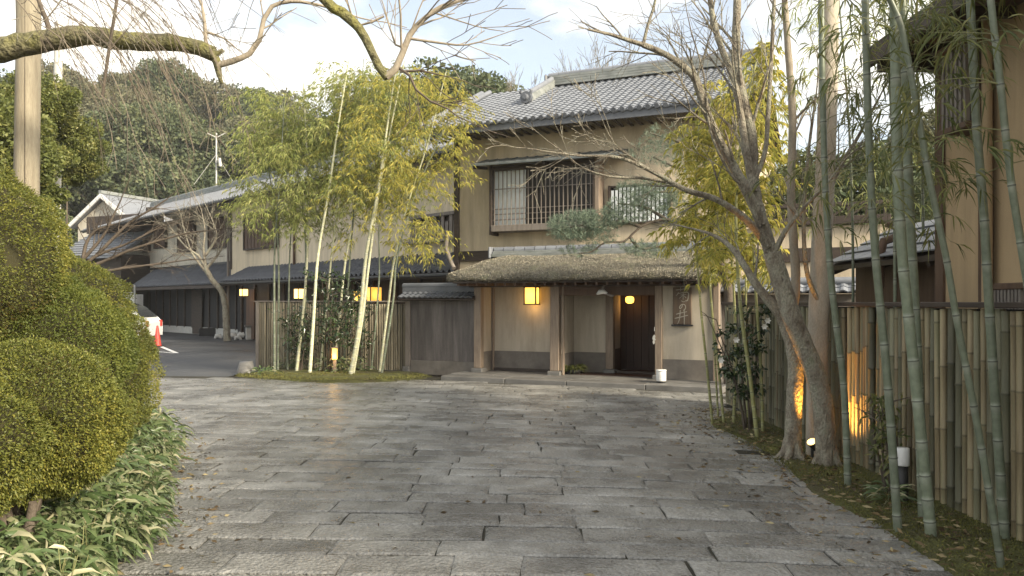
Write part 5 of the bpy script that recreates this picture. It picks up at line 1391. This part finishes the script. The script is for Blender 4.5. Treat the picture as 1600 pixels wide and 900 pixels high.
lm_('limb', [(1177,300),(1163,215),(1148,130),(1122,60),(1110,0),(1105,-90)], 7.95, 8.3, .05, .03, 5, .7)
lm_('limb', [(1200,385),(1168,345),(1120,312),(1070,296),(1015,266),(965,246),(905,243),(850,236)], 7.9, 7.0, .05, .007, 7, .42)
lm_('limb', [(1040,283),(1000,278),(955,276),(912,263),(880,238),(858,222)], 7.55, 7.1, .02, .005, 4, .3)
lm_('limb', [(1010,263),(985,245),(960,225),(945,197)], 7.4, 7.1, .016, .005, 4, .35)
lm_('limb', [(1005,70),(1012,40),(1024,0),(1028,-60)], 7.5, 7.4, .02, .01, 3, .5)
lm_('limb', [(1110,190),(1098,140),(1066,72),(1050,62)], 7.8, 7.6, .018, .008, 3, .4)
lm_('limb', [(1175,290),(1195,240),(1200,180),(1204,120),(1208,40),(1212,-60)], 7.95, 8.2, .032, .02, 4, .5)
lm_('limb', [(1208,400),(1228,360),(1262,318),(1290,290),(1320,250)], 7.9, 7.7, .035, .01, 5, .5)
lm_('limb', [(1200,385),(1165,300),(1140,270),(1110,205),(1100,120),(1080,50)], 7.85, 7.6, .02, .008, 4, .5)
# second, uplit stem
b2 = W(1238, 722, 8.1); b2.z = .02
t2 = empty('lit_tree', b2, 0, 'tree trunk glowing orange on one side above the ground spotlight', 'tree')
tr = MB(); limb(tr, [b2-Vector((0,0,.1)), W(1240,650,8.1), W(1243,580,8.1), W(1236,530,8.15), W(1222,495,8.2)], .088, .07, 12)
for a in (.2,1.5,2.8,4.0,5.2):
    e = b2+Vector((math.cos(a)*.17, math.sin(a)*.16, -.02)); tr.tube([b2+Vector((math.cos(a)*.03,math.sin(a)*.03,.20)), b2+Vector((math.cos(a)*.07,math.sin(a)*.07,.06)), e], [.055,.05,.02], 7)
tr.build('trunk', M['bark'], t2, b2, fix=False)
mb = MB(); limb(mb, [W(1226,500,8.2), W(1200,468,8.25), W(1178,440,8.3), W(1150,395,8.5), W(1120,370,8.7), W(1085,358,8.9)], .055, .012, 8, 4, rs, .5); mb.build('limb', M['bark'], t2, b2, fix=False)
mb = MB(); limb(mb, [W(1232,510,8.15), W(1243,450,8.2), W(1240,380,8.25), W(1236,300,8.3), W(1238,180,8.35), W(1230,60,8.4), W(1222,-60,8.4)], .05, .03, 9, 5, rs, .6); mb.build('limb', M['bark_pale'], t2, b2, fix=False)
# straight pale trunk
b3 = W(1276, 712, 8.3); b3.z = .02
t3 = empty('pale_tree', b3, 0, 'straight pale barked trunk standing behind the leaning maple', 'tree')
tr = MB(); limb(tr, [b3-Vector((0,0,.1)), W(1278,540,8.3), W(1283,400,8.3), W(1290,250,8.3), W(1295,80,8.3), W(1298,-120,8.3)], .108, .09, 14, rough=.02); tr.build('trunk', M['bark_white'], t3, b3, fix=False)
mb = MB(); limb(mb, [W(1288,320,8.3), W(1310,265,8.25), W(1340,215,8.2), W(1375,150,8.1)], .03, .01, 7, 5, rs, .5); mb.build('limb', M['bark'], t3, b3, fix=False)
mb = MB(); limb(mb, [W(1284,480,8.25), W(1262,430,8.2), W(1256,350,8.2), W(1262,250,8.2), W(1275,150,8.2)], .028, .012, 7, 3, rs, .5); mb.build('limb', M['bark'], t3, b3, fix=False)
# uplight at their feet
b = W(1269, 700, 8.0); b.z = .14
t = empty('ground_spotlight', b, 0, 'small lit spotlight on the ground between two tree trunks', 'lamp')
mb = MB(); mb.tube([(0,0,-.08),(0,0,.04)], .015, 6); mb.build('spike', M['black_metal'], t)
mb = MB(); mb.tube([(.03,-.0,.0),(-.02,-.04,.075)], [.03,.048], 12, cap=True); mb.build('housing', M['black_metal'], t)
mb = MB(); mb.tube([(-.0205,-.0405,.0755),(-.024,-.043,.081)], [.044,.044], 12); mb.build('lens', M['lamp_hot'], t)
ld = bpy.data.lights.new('lamp_light', 'SPOT'); ld.energy = 130; ld.color = (1,.42,.06); ld.spot_size = R(36); ld.spot_blend = .6; ld.shadow_soft_size = .03
lo = bpy.data.objects.new('lamp_light', ld); COL.objects.link(lo); lo.parent = t; lo.location = (-.03,-.05,.10)
lo.rotation_euler = (-(Vector((-.45,.12,1.0))).normalized()).to_track_quat('-Z','Y').to_euler()
lo.rotation_euler = Vector((-.15,.06,1.0)).to_track_quat('-Z','Y').to_euler()
ld = bpy.data.lights.new('lamp_light', 'SPOT'); ld.energy = 75; ld.color = (1,.45,.10); ld.spot_size = R(78); ld.spot_blend = .9; ld.shadow_soft_size = .03
lo = bpy.data.objects.new('lamp_light', ld); COL.objects.link(lo); lo.parent = t; lo.location = (.06,.0,.10)
lo.rotation_euler = Vector((.55,-.45,.72)).to_track_quat('-Z','Y').to_euler()

# ---- garden pine whose branch hangs over the thatch
b = GATE.P(gr+.35, -.35); b.z = 0.02
t = empty('garden_pine', b, 0, 'garden pine whose layered needle branch reaches over the thatch roof', 'tree')
Yp = 14.6
mb = MB(); limb(mb, [b, b+Vector((.05,.1,1.2)), b+Vector((-.1,.0,2.2)), W(1085,335,Yp), W(1105,270,Yp+.3), W(1090,215,Yp+.4)], .11, .05, 9); mb.build('trunk', M['bark_dark'], t, b, fix=False)
brs = [[(1085,335),(1062,345),(1035,343),(1005,352),(988,366),(975,377),(945,379),(925,393),(905,396)], [(1000,354),(970,345),(945,352),(915,352),(885,356)],
       [(1040,342),(1010,325),(985,320),(965,318)], [(985,370),(1000,388),(1030,385),(1050,376)], [(1085,300),(1055,300),(1020,300)], [(1095,240),(1070,225),(1040,215),(1015,208)], [(1100,262),(1060,262),(1020,245)]]
for l in brs:
    mb = MB(); limb(mb, [W(px,py,Yp-.3) for px,py in l], .035, .012, 6, rough=.12); mb.build('branch', M['bark_dark'], t, b, fix=False)
pads = [(900,352,44,22,1500),(880,362,25,14,500),(940,345,38,18,1000),(980,330,38,22,1200),(1025,310,40,22,1200),(1000,295,36,16,700),(930,372,34,12,450),(905,392,30,8,260),(1020,392,40,12,420),(1000,384,36,9,300),(1060,330,30,30,600),(1045,215,46,20,420),(1020,240,44,18,380),(1070,255,40,28,420)]
P_ = []
for px, py, rx, ry, n_ in pads:
    for k in range(int(n_*1.0)):
        a = rng.uniform(0,6.28); r_ = math.sqrt(rng.random()); P_.append(tuple(W(px+math.cos(a)*r_*rx, py+math.sin(a)*r_*ry, Yp-.3+rng.gauss(0,.22))))
P_ = np.array(P_)
D_ = nrs.normal(size=P_.shape)*np.array([1,1,.8])+np.array([0,0,.55])
P_ = P_[::3]; D_ = D_[::3]
P4 = np.repeat(P_, 11, 0); D4 = np.repeat(D_, 11, 0)*.8+nrs.normal(size=P4.shape)*.62
leaf_obj('needles', leaf_arrays(P4, D4, nrs.uniform(.07,.115,len(P4)), .005, .0, .05), M['needle'], t, b)

# ---- clipped azaleas on the left
def azalea(label, c, rx, ry, rz, n, seed, lm='leaf_azalea', ls=.022):
    c = Vector(c); base = Vector((c.x, c.y, 0)); t = empty('azalea_bush', base, 0, label, 'bush', 'clipped azaleas beside the drive')
    # direction samples on the sphere, radius disturbed by noise so the clipped surface stays uneven
    D_ = unit(nrs.normal(size=(n,3)))
    keep = (D_[:,1] < .55) | (D_[:,2] > .2)
    D_ = D_[keep]
    def rad(D):
        out = np.empty(len(D))
        for i, d in enumerate(D):
            v = Vector((d[0]*2.1+seed, d[1]*2.1, d[2]*2.1)); out[i] = 1+.12*mnoise.noise(v)+.09*mnoise.noise(v*2.3)+.045*mnoise.noise(v*6.0)
        return out
    r = rad(D_)
    depth = 1-np.abs(nrs.normal(0,.035,len(D_)))+.02-np.where(nrs.rand(len(D_)) < .22, nrs.uniform(.03,.13,len(D_)), 0)+np.where(nrs.rand(len(D_)) < .05, nrs.uniform(.01,.06,len(D_)), 0)
    P_ = np.stack([c.x+D_[:,0]*rx*r*depth, c.y+D_[:,1]*ry*r*depth, c.z+D_[:,2]*rz*r*depth], 1)
    ok = (P_[:,2] > .12) & (np.array([mnoise.noise(Vector((p[0]*7, p[1]*7, p[2]*7+seed))) for p in P_]) > -.50); P_ = P_[ok]; D_ = D_[ok]
    L_ = D_/np.array([rx,ry,rz]); L_ = unit(L_)+nrs.normal(size=D_.shape)*.75
    # patches of new golden growth, own colour of the plant
    pn = np.array([mnoise.noise(Vector((p[0]*2.3+seed, p[1]*2.3, p[2]*2.3))) for p in P_])
    rnd = np.clip(.50+pn*.42+nrs.normal(0,.17,len(P_)), 0, 1)
    leaf_obj('foliage', leaf_arrays(P_, L_, nrs.uniform(.7,1.3,len(P_))*ls, nrs.uniform(.8,1.2,len(P_))*ls*.45, .1, .2, rnd=rnd), M[lm], t, base)
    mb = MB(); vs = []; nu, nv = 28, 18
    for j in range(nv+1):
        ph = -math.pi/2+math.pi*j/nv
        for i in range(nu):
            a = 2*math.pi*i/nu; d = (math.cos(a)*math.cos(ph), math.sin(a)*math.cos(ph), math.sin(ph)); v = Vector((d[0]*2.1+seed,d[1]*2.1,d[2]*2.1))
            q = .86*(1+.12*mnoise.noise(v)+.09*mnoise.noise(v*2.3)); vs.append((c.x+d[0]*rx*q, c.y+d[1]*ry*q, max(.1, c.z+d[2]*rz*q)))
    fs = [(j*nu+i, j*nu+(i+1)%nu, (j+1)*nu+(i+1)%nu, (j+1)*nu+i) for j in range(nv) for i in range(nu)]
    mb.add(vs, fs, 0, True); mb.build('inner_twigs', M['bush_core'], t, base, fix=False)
    mb = MB()
    for k in range(5):
        a = rng.uniform(0,6.28); mb.tube([(c.x+math.cos(a)*.1*rx,c.y+math.sin(a)*.1*ry,-.05),(c.x+math.cos(a)*.3*rx,c.y+math.sin(a)*.3*ry,max(.3,c.z-.2*rz)),(c.x+math.cos(a)*.5*rx,c.y+math.sin(a)*.5*ry,c.z+.1)],[.03,.022,.012],6)
    mb.build('stem', M['bark'], t, base, fix=False)
    return t
azalea('golden tinged front azalea mound over the sasa border', W(22,662,4.75), .60, .58, .46, 105000, 3.1, 'leaf_azalea', .0185)
azalea('greener azalea mound in the middle behind the golden front one', W(60,545,5.9), .60, .7, .52, 90000, 8.4, 'leaf_azalea_g', .019)
azalea('rounded azalea at the corner where the drive meets the car park', W(126,592,7.6), .55, 1.15, .72, 105000, 12.9, 'leaf_azalea', .021)
azalea('brown green azalea crest just beneath the wooden pole', W(82,510,7.3), .60, .9, .64, 70000, 17.2, 'leaf_azalea', .021)
azalea('tall azalea mound at the edge below the overhanging branch', W(-26,440,5.5), .44, .8, .76, 85000, 22.5, 'leaf_azalea', .019)
azalea('low shaded azalea skirt under the golden front mound', W(-70,700,4.2), .42, .45, .36, 45000, 27.7, 'leaf_azalea', .018)

# sasa ground cover along the border
n = 7600; P_ = []; D_ = []
for k in range(n):
    y = rng.triangular(3.0, 10.4, 4.6); e = left_edge(y); wv = rng.random()**.8
    x = e+.12-wv*(.75 if y < 7 else .6); h = .06+.34*rng.random()**1.2*(.45+.55*min(1,wv*2.2))
    x += .07*math.sin(y*5.1)+.06*math.sin(y*2.3+1)
    P_.append((x, y, h)); D_.append((rng.gauss(.55,.6), rng.gauss(-.35,.6), rng.uniform(-.25,.75)))
P_ = np.array(P_); D_ = np.array(D_)
hue = np.clip(nrs.beta(1.6,2.1,n), 0, 1); hue[nrs.rand(n) < .05] = 1
o = leaf_obj('sasa_ground_cover', leaf_arrays(P_, D_, nrs.uniform(.10,.22,n), nrs.uniform(.018,.030,n), .5, .14, rnd=hue, lance=True), M['leaf_sasa'], None, (0,0,0))
o['kind'] = 'stuff'; o['label'] = 'variegated dwarf bamboo ground cover along the left edge of the paving'
mb = MB()
for k in range(420):
    y = rng.triangular(3.0,10.4,4.6); x = left_edge(y)-rng.random()*.55; mb.tube([(x,y,-.02),(x+rng.uniform(-.05,.12),y+rng.uniform(-.1,.06),rng.uniform(.15,.38))],[.004,.002],3,cap=False,sm=False)
o = mb.build('sasa_stems', M['twig_bamboo'], fix=False); o['kind'] = 'stuff'
# stump and stones under the front azalea
t = MB(); c = W(8,812,4.55); c.z = 0
for k in range(7):
    a = k*.9; q = c+Vector((math.cos(a)*.10+.02*k, math.sin(a)*.12, 0)); t.tube([q+Vector((0,0,-.05)), q+Vector((rng.uniform(-.05,.05),rng.uniform(-.03,.03),.22)), q+Vector((rng.uniform(-.09,.09),rng.uniform(-.05,.05),.5))], [.045+.02*(k%2),.035,.022], 7, rough=.15)
tag(t.build('bush_stool', M['bark_dark'], fix=False), 'gnarled brown stems half hidden under the front azalea', 'stump')

# ---- weeping cherry: trunk stands left of the view, boughs cross the sky
rs = random.Random(4)
b = Vector((-5.9, 5.6, 0))
t = empty('cherry_tree', b, 0, 'old weeping cherry with mossy boughs and thin drooping bare twigs overhead', 'tree')
mb = MB(); limb(mb, [b-Vector((0,0,.1)), b+Vector((.1,.1,1.2)), b+Vector((.05,.2,2.6)), b+Vector((.25,.2,4.2)), b+Vector((.5,.0,5.4))], .26, .17, 12, rough=.06); mb.build('trunk', M['bark_moss'], t, b, fix=False)
def bough(l, r0, r1, m='bark_moss', twl=0, tL=.8, grav=0., lev=1, rough=.08, n=10, kids=2):
    mb = MB(); p = limb(mb, l, r0, r1, n, twl, rs, tL, lev, kids, grav, rough, minr=.0028); mb.build('bough', M[m], t, b, fix=False); return p
h1 = bough([b+Vector((.1,.2,2.9)), W(-80,90,6.2), W(0,78,6.2), W(60,66,6.2), W(130,55,6.2), W(200,64,6.2), W(265,66,6.2), W(310,75,6.2), W(333,84,6.2)], .15, .055, rough=.12)
bough([W(330,80,6.2), W(339,97,6.2), W(342,115,6.2), W(346,130,6.2)], .04, .012)
bough([W(320,80,6.2), W(340,84,6.2), W(349,78,6.2)], .035, .015)
bough([W(340,102,6.2), W(362,96,6.2), W(390,84,6.2), W(405,62,6.2), W(412,30,6.2), W(425,10,6.2), W(455,2,6.2), W(500,8,6.2), W(540,20,6.3)], .025, .008, 'bark_pale', 6, .5, 0)
bough([W(322,74,6.2), W(320,40,6.2), W(316,10,6.2), W(300,-20,6.2)], .016, .006, 'bark_pale', 4, .45)
bough([W(322,50,6.2), W(350,60,6.2), W(372,78,6.2)], .011, .004, 'bark_pale', 3, .35)
bough([W(80,58,6.2), W(72,30,6.2), W(60,0,6.2), W(50,-40,6.2)], .02, .012, 'bark_dark', 3, .5)
bough([W(160,150,6.0), W(170,80,6.0), W(178,30,6.0), W(186,-20,6.0)], .011, .012, 'bark_dark', 3, .5)
# bough entering from above
top = b+Vector((.5,.0,5.3))
bough([top, W(280,-330,5.6), W(420,-140,5.4), W(500,-8,5.3), W(535,20,5.3), W(562,45,5.3), W(578,75,5.3), W(592,104,5.3), W(605,122,5.3)], .12, .026, rough=.12)
bough([W(603,120,5.3), W(618,108,5.3), W(628,85,5.3), W(640,55,5.3), W(662,30,5.3), W(690,10,5.3), W(720,0,5.3), W(760,-10,5.3)], .026, .008, 'bark_pale', 9, .55, 0., 2)
bough([W(622,105,5.3), W(640,118,5.3), W(650,140,5.3), W(672,158,5.3), W(700,170,5.3), W(715,182,5.3)], .011, .004, 'bark_dark', 4, .28)
bough([W(625,112,5.3), W(655,110,5.3), W(690,118,5.3)], .009, .004, 'bark_dark', 3, .28)
bough([W(632,75,5.3), W(618,70,5.3), W(608,40,5.3), W(600,10,5.3)], .009, .004, 'bark_pale', 3, .4)
bough([W(640,60,5.3), W(680,66,5.3), W(730,70,5.3), W(780,55,5.3)], .010, .003, 'bark_pale', 6, .35)
bough([W(600,25,5.4), W(560,40,5.4), W(545,10,5.4), W(530,-30,5.4)], .008, .006, 'bark_pale', 3, .4)
# drooping whips
mb = MB()
for k in range(36):
    px0 = rs.uniform(35,300); Yw = rs.uniform(5.2,6.8); st = W(px0-rs.uniform(0,40), rs.uniform(-60,45), Yw)
    dx = rs.uniform(-.02,.55); Lw = rs.uniform(.6,1.75); pts = [st]; q = st.copy(); dv_ = Vector((dx+.35, rs.uniform(-.2,.2), -.15))
    for i in range(9):
        dv_ = (dv_+Vector((rs.uniform(-.06,.06),rs.uniform(-.05,.05),-.22))).normalized(); q = q+dv_*Lw/9; pts.append(q.copy())
    mb.tube(pts, [.0040-.0003*i for i in range(10)], 4, cap=False)
    for j in range(5):
        i = rs.randrange(2,9); twiggery(mb, pts[i], (pts[i]-pts[i-1]).normalized()+Vector((rs.uniform(-.5,.7),rs.uniform(-.3,.3),rs.uniform(-.2,.3))), rs.uniform(.12,.4), .0026, 1, rs, .5, -.10, 3, 4, 1, minr=.0017)
mb.build('drooping_twigs', M['twig_cherry'], t, b, fix=False)
mb = MB()
for k in range(20):
    px0 = rs.uniform(0,430); st = W(px0, rs.uniform(-50,-10), rs.uniform(5.4,6.6))
    twiggery(mb, st, Vector((rs.uniform(-.4,.9),rs.uniform(-.3,.3),rs.uniform(-.9,-.1))), rs.uniform(.3,.7), .004, 2, rs, .6, -.03, 3, 5, 2, minr=.0017)
mb.build('upper_twigs', M['bark'], t, b, fix=False)

# ---- bare trees of the car park
def bare_tree(label, base, l, r0, r1, twl, tL, seed, m='bark_dark', lev=3, kids=3, extra=()):
    rr_ = random.Random(seed); t = empty('bare_tree', base, 0, label, 'tree'); mb = MB()
    limb(mb, l, r0, r1, 8, 0); mb.build('trunk', M[m], t, base, fix=False)
    for e in extra:
        mb = MB(); limb(mb, e, r1*.65, r1*.18, 6, twl, rr_, tL, lev, kids, minr=.0028 if base.y < 25 else .0045, tspread=.8); mb.build('limb', M[m], t, base, fix=False)
    return t
Yk = 33.0
b = W(355, 528, Yk); b.z = 0
bare_tree('small bare tree with crooked trunk before the dark wing wall', b, [b, W(352,480,Yk), W(346,455,Yk), W(332,438,Yk), W(322,420,Yk)], .16, .10, 8, .8, 8, 'bark', 2, 3,
          ([W(322,420,Yk),W(310,400,Yk),W(290,385,Yk),W(270,360,Yk)], [W(322,420,Yk),W(318,390,Yk),W(320,360,Yk),W(315,330,Yk)], [W(322,420,Yk),W(335,405,Yk),W(345,390,Yk),W(352,365,Yk)], [W(326,430,Yk),W(300,395,Yk),W(285,350,Yk)], [W(320,400,Yk),W(338,370,Yk),W(330,340,Yk)]))
Yk = 18.0
b = W(110, 560, Yk); b.z = 0
bare_tree('dark bare tree spreading low branches behind the azaleas', b, [b, W(116,470,Yk), W(122,430,Yk), W(130,405,Yk)], .12, .07, 9, .6, 14, 'bark_dark', 2, 2,
          ([W(125,425,Yk),W(170,405,Yk),W(220,385,Yk),W(290,365,Yk),W(330,360,Yk)], [W(128,420,Yk),W(150,400,Yk),W(200,380,Yk),W(250,355,Yk)], [W(130,405,Yk),W(160,370,Yk),W(178,335,Yk),W(190,310,Yk)],
           [W(130,405,Yk),W(135,380,Yk),W(150,360,Yk),W(180,350,Yk)], [W(128,430,Yk),W(190,420,Yk),W(250,412,Yk),W(300,405,Yk)], [W(150,400,Yk),W(200,350,Yk),W(240,325,Yk),W(262,310,Yk)]))

# ---- trees: leafy crowns made of clumps
def crown_mesh(name, n_clump, leaves, ls, seed, fx=1.0, fz=.8):
    r_ = np.random.RandomState(seed); P_ = []
    for k in range(n_clump):
        d = r_.normal(size=3); d /= np.linalg.norm(d); d[2] = d[2]*.85+.12; rad = .58+.38*r_.rand()
        c = d*rad*np.array([fx,fx,fz]); s = r_.uniform(.16,.30)
        q = r_.normal(size=(leaves,3)); q /= np.linalg.norm(q,axis=1,keepdims=True); q *= (s*(.75+.3*r_.rand(leaves)))[:,None]; q[:,2] *= .75
        P_.append(q+c)
    P_ = np.vstack(P_); D_ = P_*.5+nrs.normal(size=P_.shape)*.8+np.array([0,0,-.1])
    tone = np.repeat(r_.rand(n_clump), leaves)
    V, Fc, rd = leaf_arrays(P_, D_, nrs.uniform(.7,1.3,len(P_))*ls, nrs.uniform(.7,1.2,len(P_))*ls*.62, .1, .2, rnd=np.clip(.18+.55*tone+nrs.normal(0,.16,len(P_)),0,1))
    return np_mesh(name, V, Fc, rd)
crA = [crown_mesh('crown', 70, 150, .085, s) for s in (1,2,3)]
crB = [crown_mesh('crown', 70, 150, .085, s, 1.0, .95) for s in (5,6)]
for m_ in crA: m_.materials.append(M['leaf_hill'])
for m_ in crB: m_.materials.append(M['leaf_hill2'])
tk = MB(); tk.tube([(0,0,-.5),(.02,0,.4),(0,.03,1.0)], [.08,.06,.03], 7); tk = tk.mesh('trunk'); tk.materials.append(M['bark_dark'])
def hill_z(x, y):
    """wooded hill behind the car park on the left, falling away to the right"""
    t = max(0, y-58)/70
    ridge = 30.0*math.exp(-((x+48)/34)**2)+9.0*math.exp(-((x-2)/26)**2)+8*math.exp(-((x+90)/40)**2)
    return ridge*(1-math.exp(-t*2.0))*1.05-.1
nx, ny = 60, 30; vs = []
for j in range(ny+1):
    for i in range(nx+1):
        x = -130+220*i/nx; y = 58+120*j/ny; vs.append((x, y, hill_z(x,y)))
mb = MB(); mb.add(vs, [(j*(nx+1)+i, j*(nx+1)+i+1, (j+1)*(nx+1)+i+1, (j+1)*(nx+1)+i) for j in range(ny) for i in range(nx)], 0, True)
o = mb.build('wooded_hill', M['hill_soil']); o['kind'] = 'structure'
def tree(name, label, base, rad, h, me, group, cat='tree'):
    t = empty(name, base, rng.uniform(0,6), label, cat, group)
    o = bpy.data.objects.new('crown', me); COL.objects.link(o); o.parent = t; o.location = (0,0,h-rad*.75); o.scale = (rad*rng.uniform(.9,1.12), rad*rng.uniform(.9,1.12), rad*rng.uniform(.85,1.1))
    o = bpy.data.objects.new('trunk', tk); COL.objects.link(o); o.parent = t; o.scale = (rad*.6, rad*.6, max(.5,h-rad*.6))
    return t
GH = 'evergreen trees on the wooded hill'
r3 = random.Random(12); placed = []
for row, (yy, cnt) in enumerate(((62,9),(70,10),(79,11),(89,12),(100,12),(113,12))):
    for k in range(cnt):
        x = (-.72+.60*(k+.5)/cnt)*yy+r3.uniform(-2.2,2.2); y = yy+r3.uniform(-3,3); z = hill_z(x,y)
        rad = r3.uniform(2.9,4.7)*(1 if row else .8); dull = r3.random() < (.55 if row >= 3 else .25)
        tree('evergreen_tree', ('dull olive' if dull else 'deep green')+' evergreen crown on the '+('hill foot','lower slope','middle slope','upper slope','slope under the crest','hill crest')[row]+', '+('first','second','third','fourth','fifth','sixth','seventh','eighth','ninth','tenth','eleventh','twelfth')[k]+' from the left', (x,y,z-.3), rad, rad*1.75, r3.choice(crB if dull else crA), GH)
# trees showing over the roofs
sky_t = [(690,112,40,3.4,'rounded dark evergreen rising behind the bamboo tops'),(735,122,44,2.6,'smaller dull evergreen left of the inn roof'),(785,140,48,2.6,'dull tree crown just behind the inn roof verge'),(640,150,46,3.0,'green crown half hidden behind the bamboo tops'),
         (590,165,50,3.2,'wide crown far behind the middle of the bamboo'),(540,190,52,3.4,'low crown behind the bamboo and the wing roof'),(480,200,55,3.6,'broad crown above the wing roof behind bamboo'),(830,150,52,2.4,'small crown peeking over the inn roof slope')]
for i, (px, py, Y_, rad, lab) in enumerate(sky_t):
    p = W(px, py, Y_); tree('evergreen_tree', lab, (p.x, Y_, 0), rad, p.z, (crA+crB)[i%5], 'evergreen trees behind the inn')
# behind the right hand side
for i, (px, py, Y_, rad, lab) in enumerate(((1240,270,22,1.9,'green garden tree behind the lit bamboo'),(1330,230,18,1.7,'garden tree behind the fence seen between bamboo stems'),(1400,240,20,1.8,'garden tree next to the house corner'),(1445,190,24,1.8,'garden tree under the house eave'))):
    p = W(px, py, Y_); tree('garden_tree', lab, (p.x, Y_, 0), rad, p.z, (crA+crB)[i%5], 'garden trees behind the bamboo fence')
# bright leafed tree near the poles
crM = crown_mesh('crown', 110, 380, .062, 9, 1.0, 1.3); crM.materials.append(M['leaf_mid'])
p = W(60, 150, 17.5); tree('broadleaf_tree', 'bright broad leaved evergreen tree behind the wooden pole', (p.x,17.5,0), 1.05, p.z, crM, None)
p = W(104, 205, 20.5); tree('broadleaf_tree', 'yellow green broad leaved tree right of the wooden pole', (p.x,20.5,0), .85, p.z, crM, None)
p = W(-30, 200, 14.0); tree('broadleaf_tree', 'dense broad leaved tree at the edge behind the azaleas', (p.x,14.0,0), 1.35, p.z, crM, None)
# bare treetop above the ridge of the inn
rs = random.Random(31)
for i, (px, Y_) in enumerate(((930,36),(985,40),(790,44))):
    b = W(px, 200, Y_); b.z = 0; t = empty('bare_tree', b, 0, ['bare treetop fanning out above the inn ridge','thin bare treetop beside the fan shaped one above the ridge','bare twiggy treetop left of the inn roof'][i], 'tree', 'bare treetops over the roof'); mb = MB()
    topz = CAMZ+(HOR-(95,110,120)[i])/F*Y_
    limb(mb, [b, b+Vector((0,0,topz*.5)), b+Vector((.1,0,topz*.8))], .16, .09, 6); mb.build('trunk', M['bark'], t, b, fix=False)
    mb = MB()
    for k in range(13):
        twiggery(mb, b+Vector((.1,0,topz*(.68+.1*rs.random()))), Vector((rs.uniform(-.9,.9),rs.uniform(-.5,.5),1)), 2.2, .03, 3, rs, .35, .02, 3, 5, 3, minr=.009, wig=.07)
    mb.build('crown', M['bark'], t, b, fix=False)

# ================================================================== HAZE
mb = MB(); mb.box(-135, 95, -4, 182, -1.2, 42)
hz = link('haze', mb.mesh('haze'))
hm = bpy.data.materials.new('haze'); hm.use_nodes = True; hn = hm.node_tree; hn.nodes.remove(hn.nodes['Principled BSDF'])
pv = hn.nodes.new('ShaderNodeVolumePrincipled'); pv.inputs['Density'].default_value = .0006; pv.inputs['Color'].default_value = (.93,.95,.96,1); pv.inputs['Anisotropy'].default_value = .2
hn.links.new(pv.outputs[0], hn.nodes['Material Output'].inputs['Volume'])
hz.data.materials.append(hm); hz['kind'] = 'stuff'
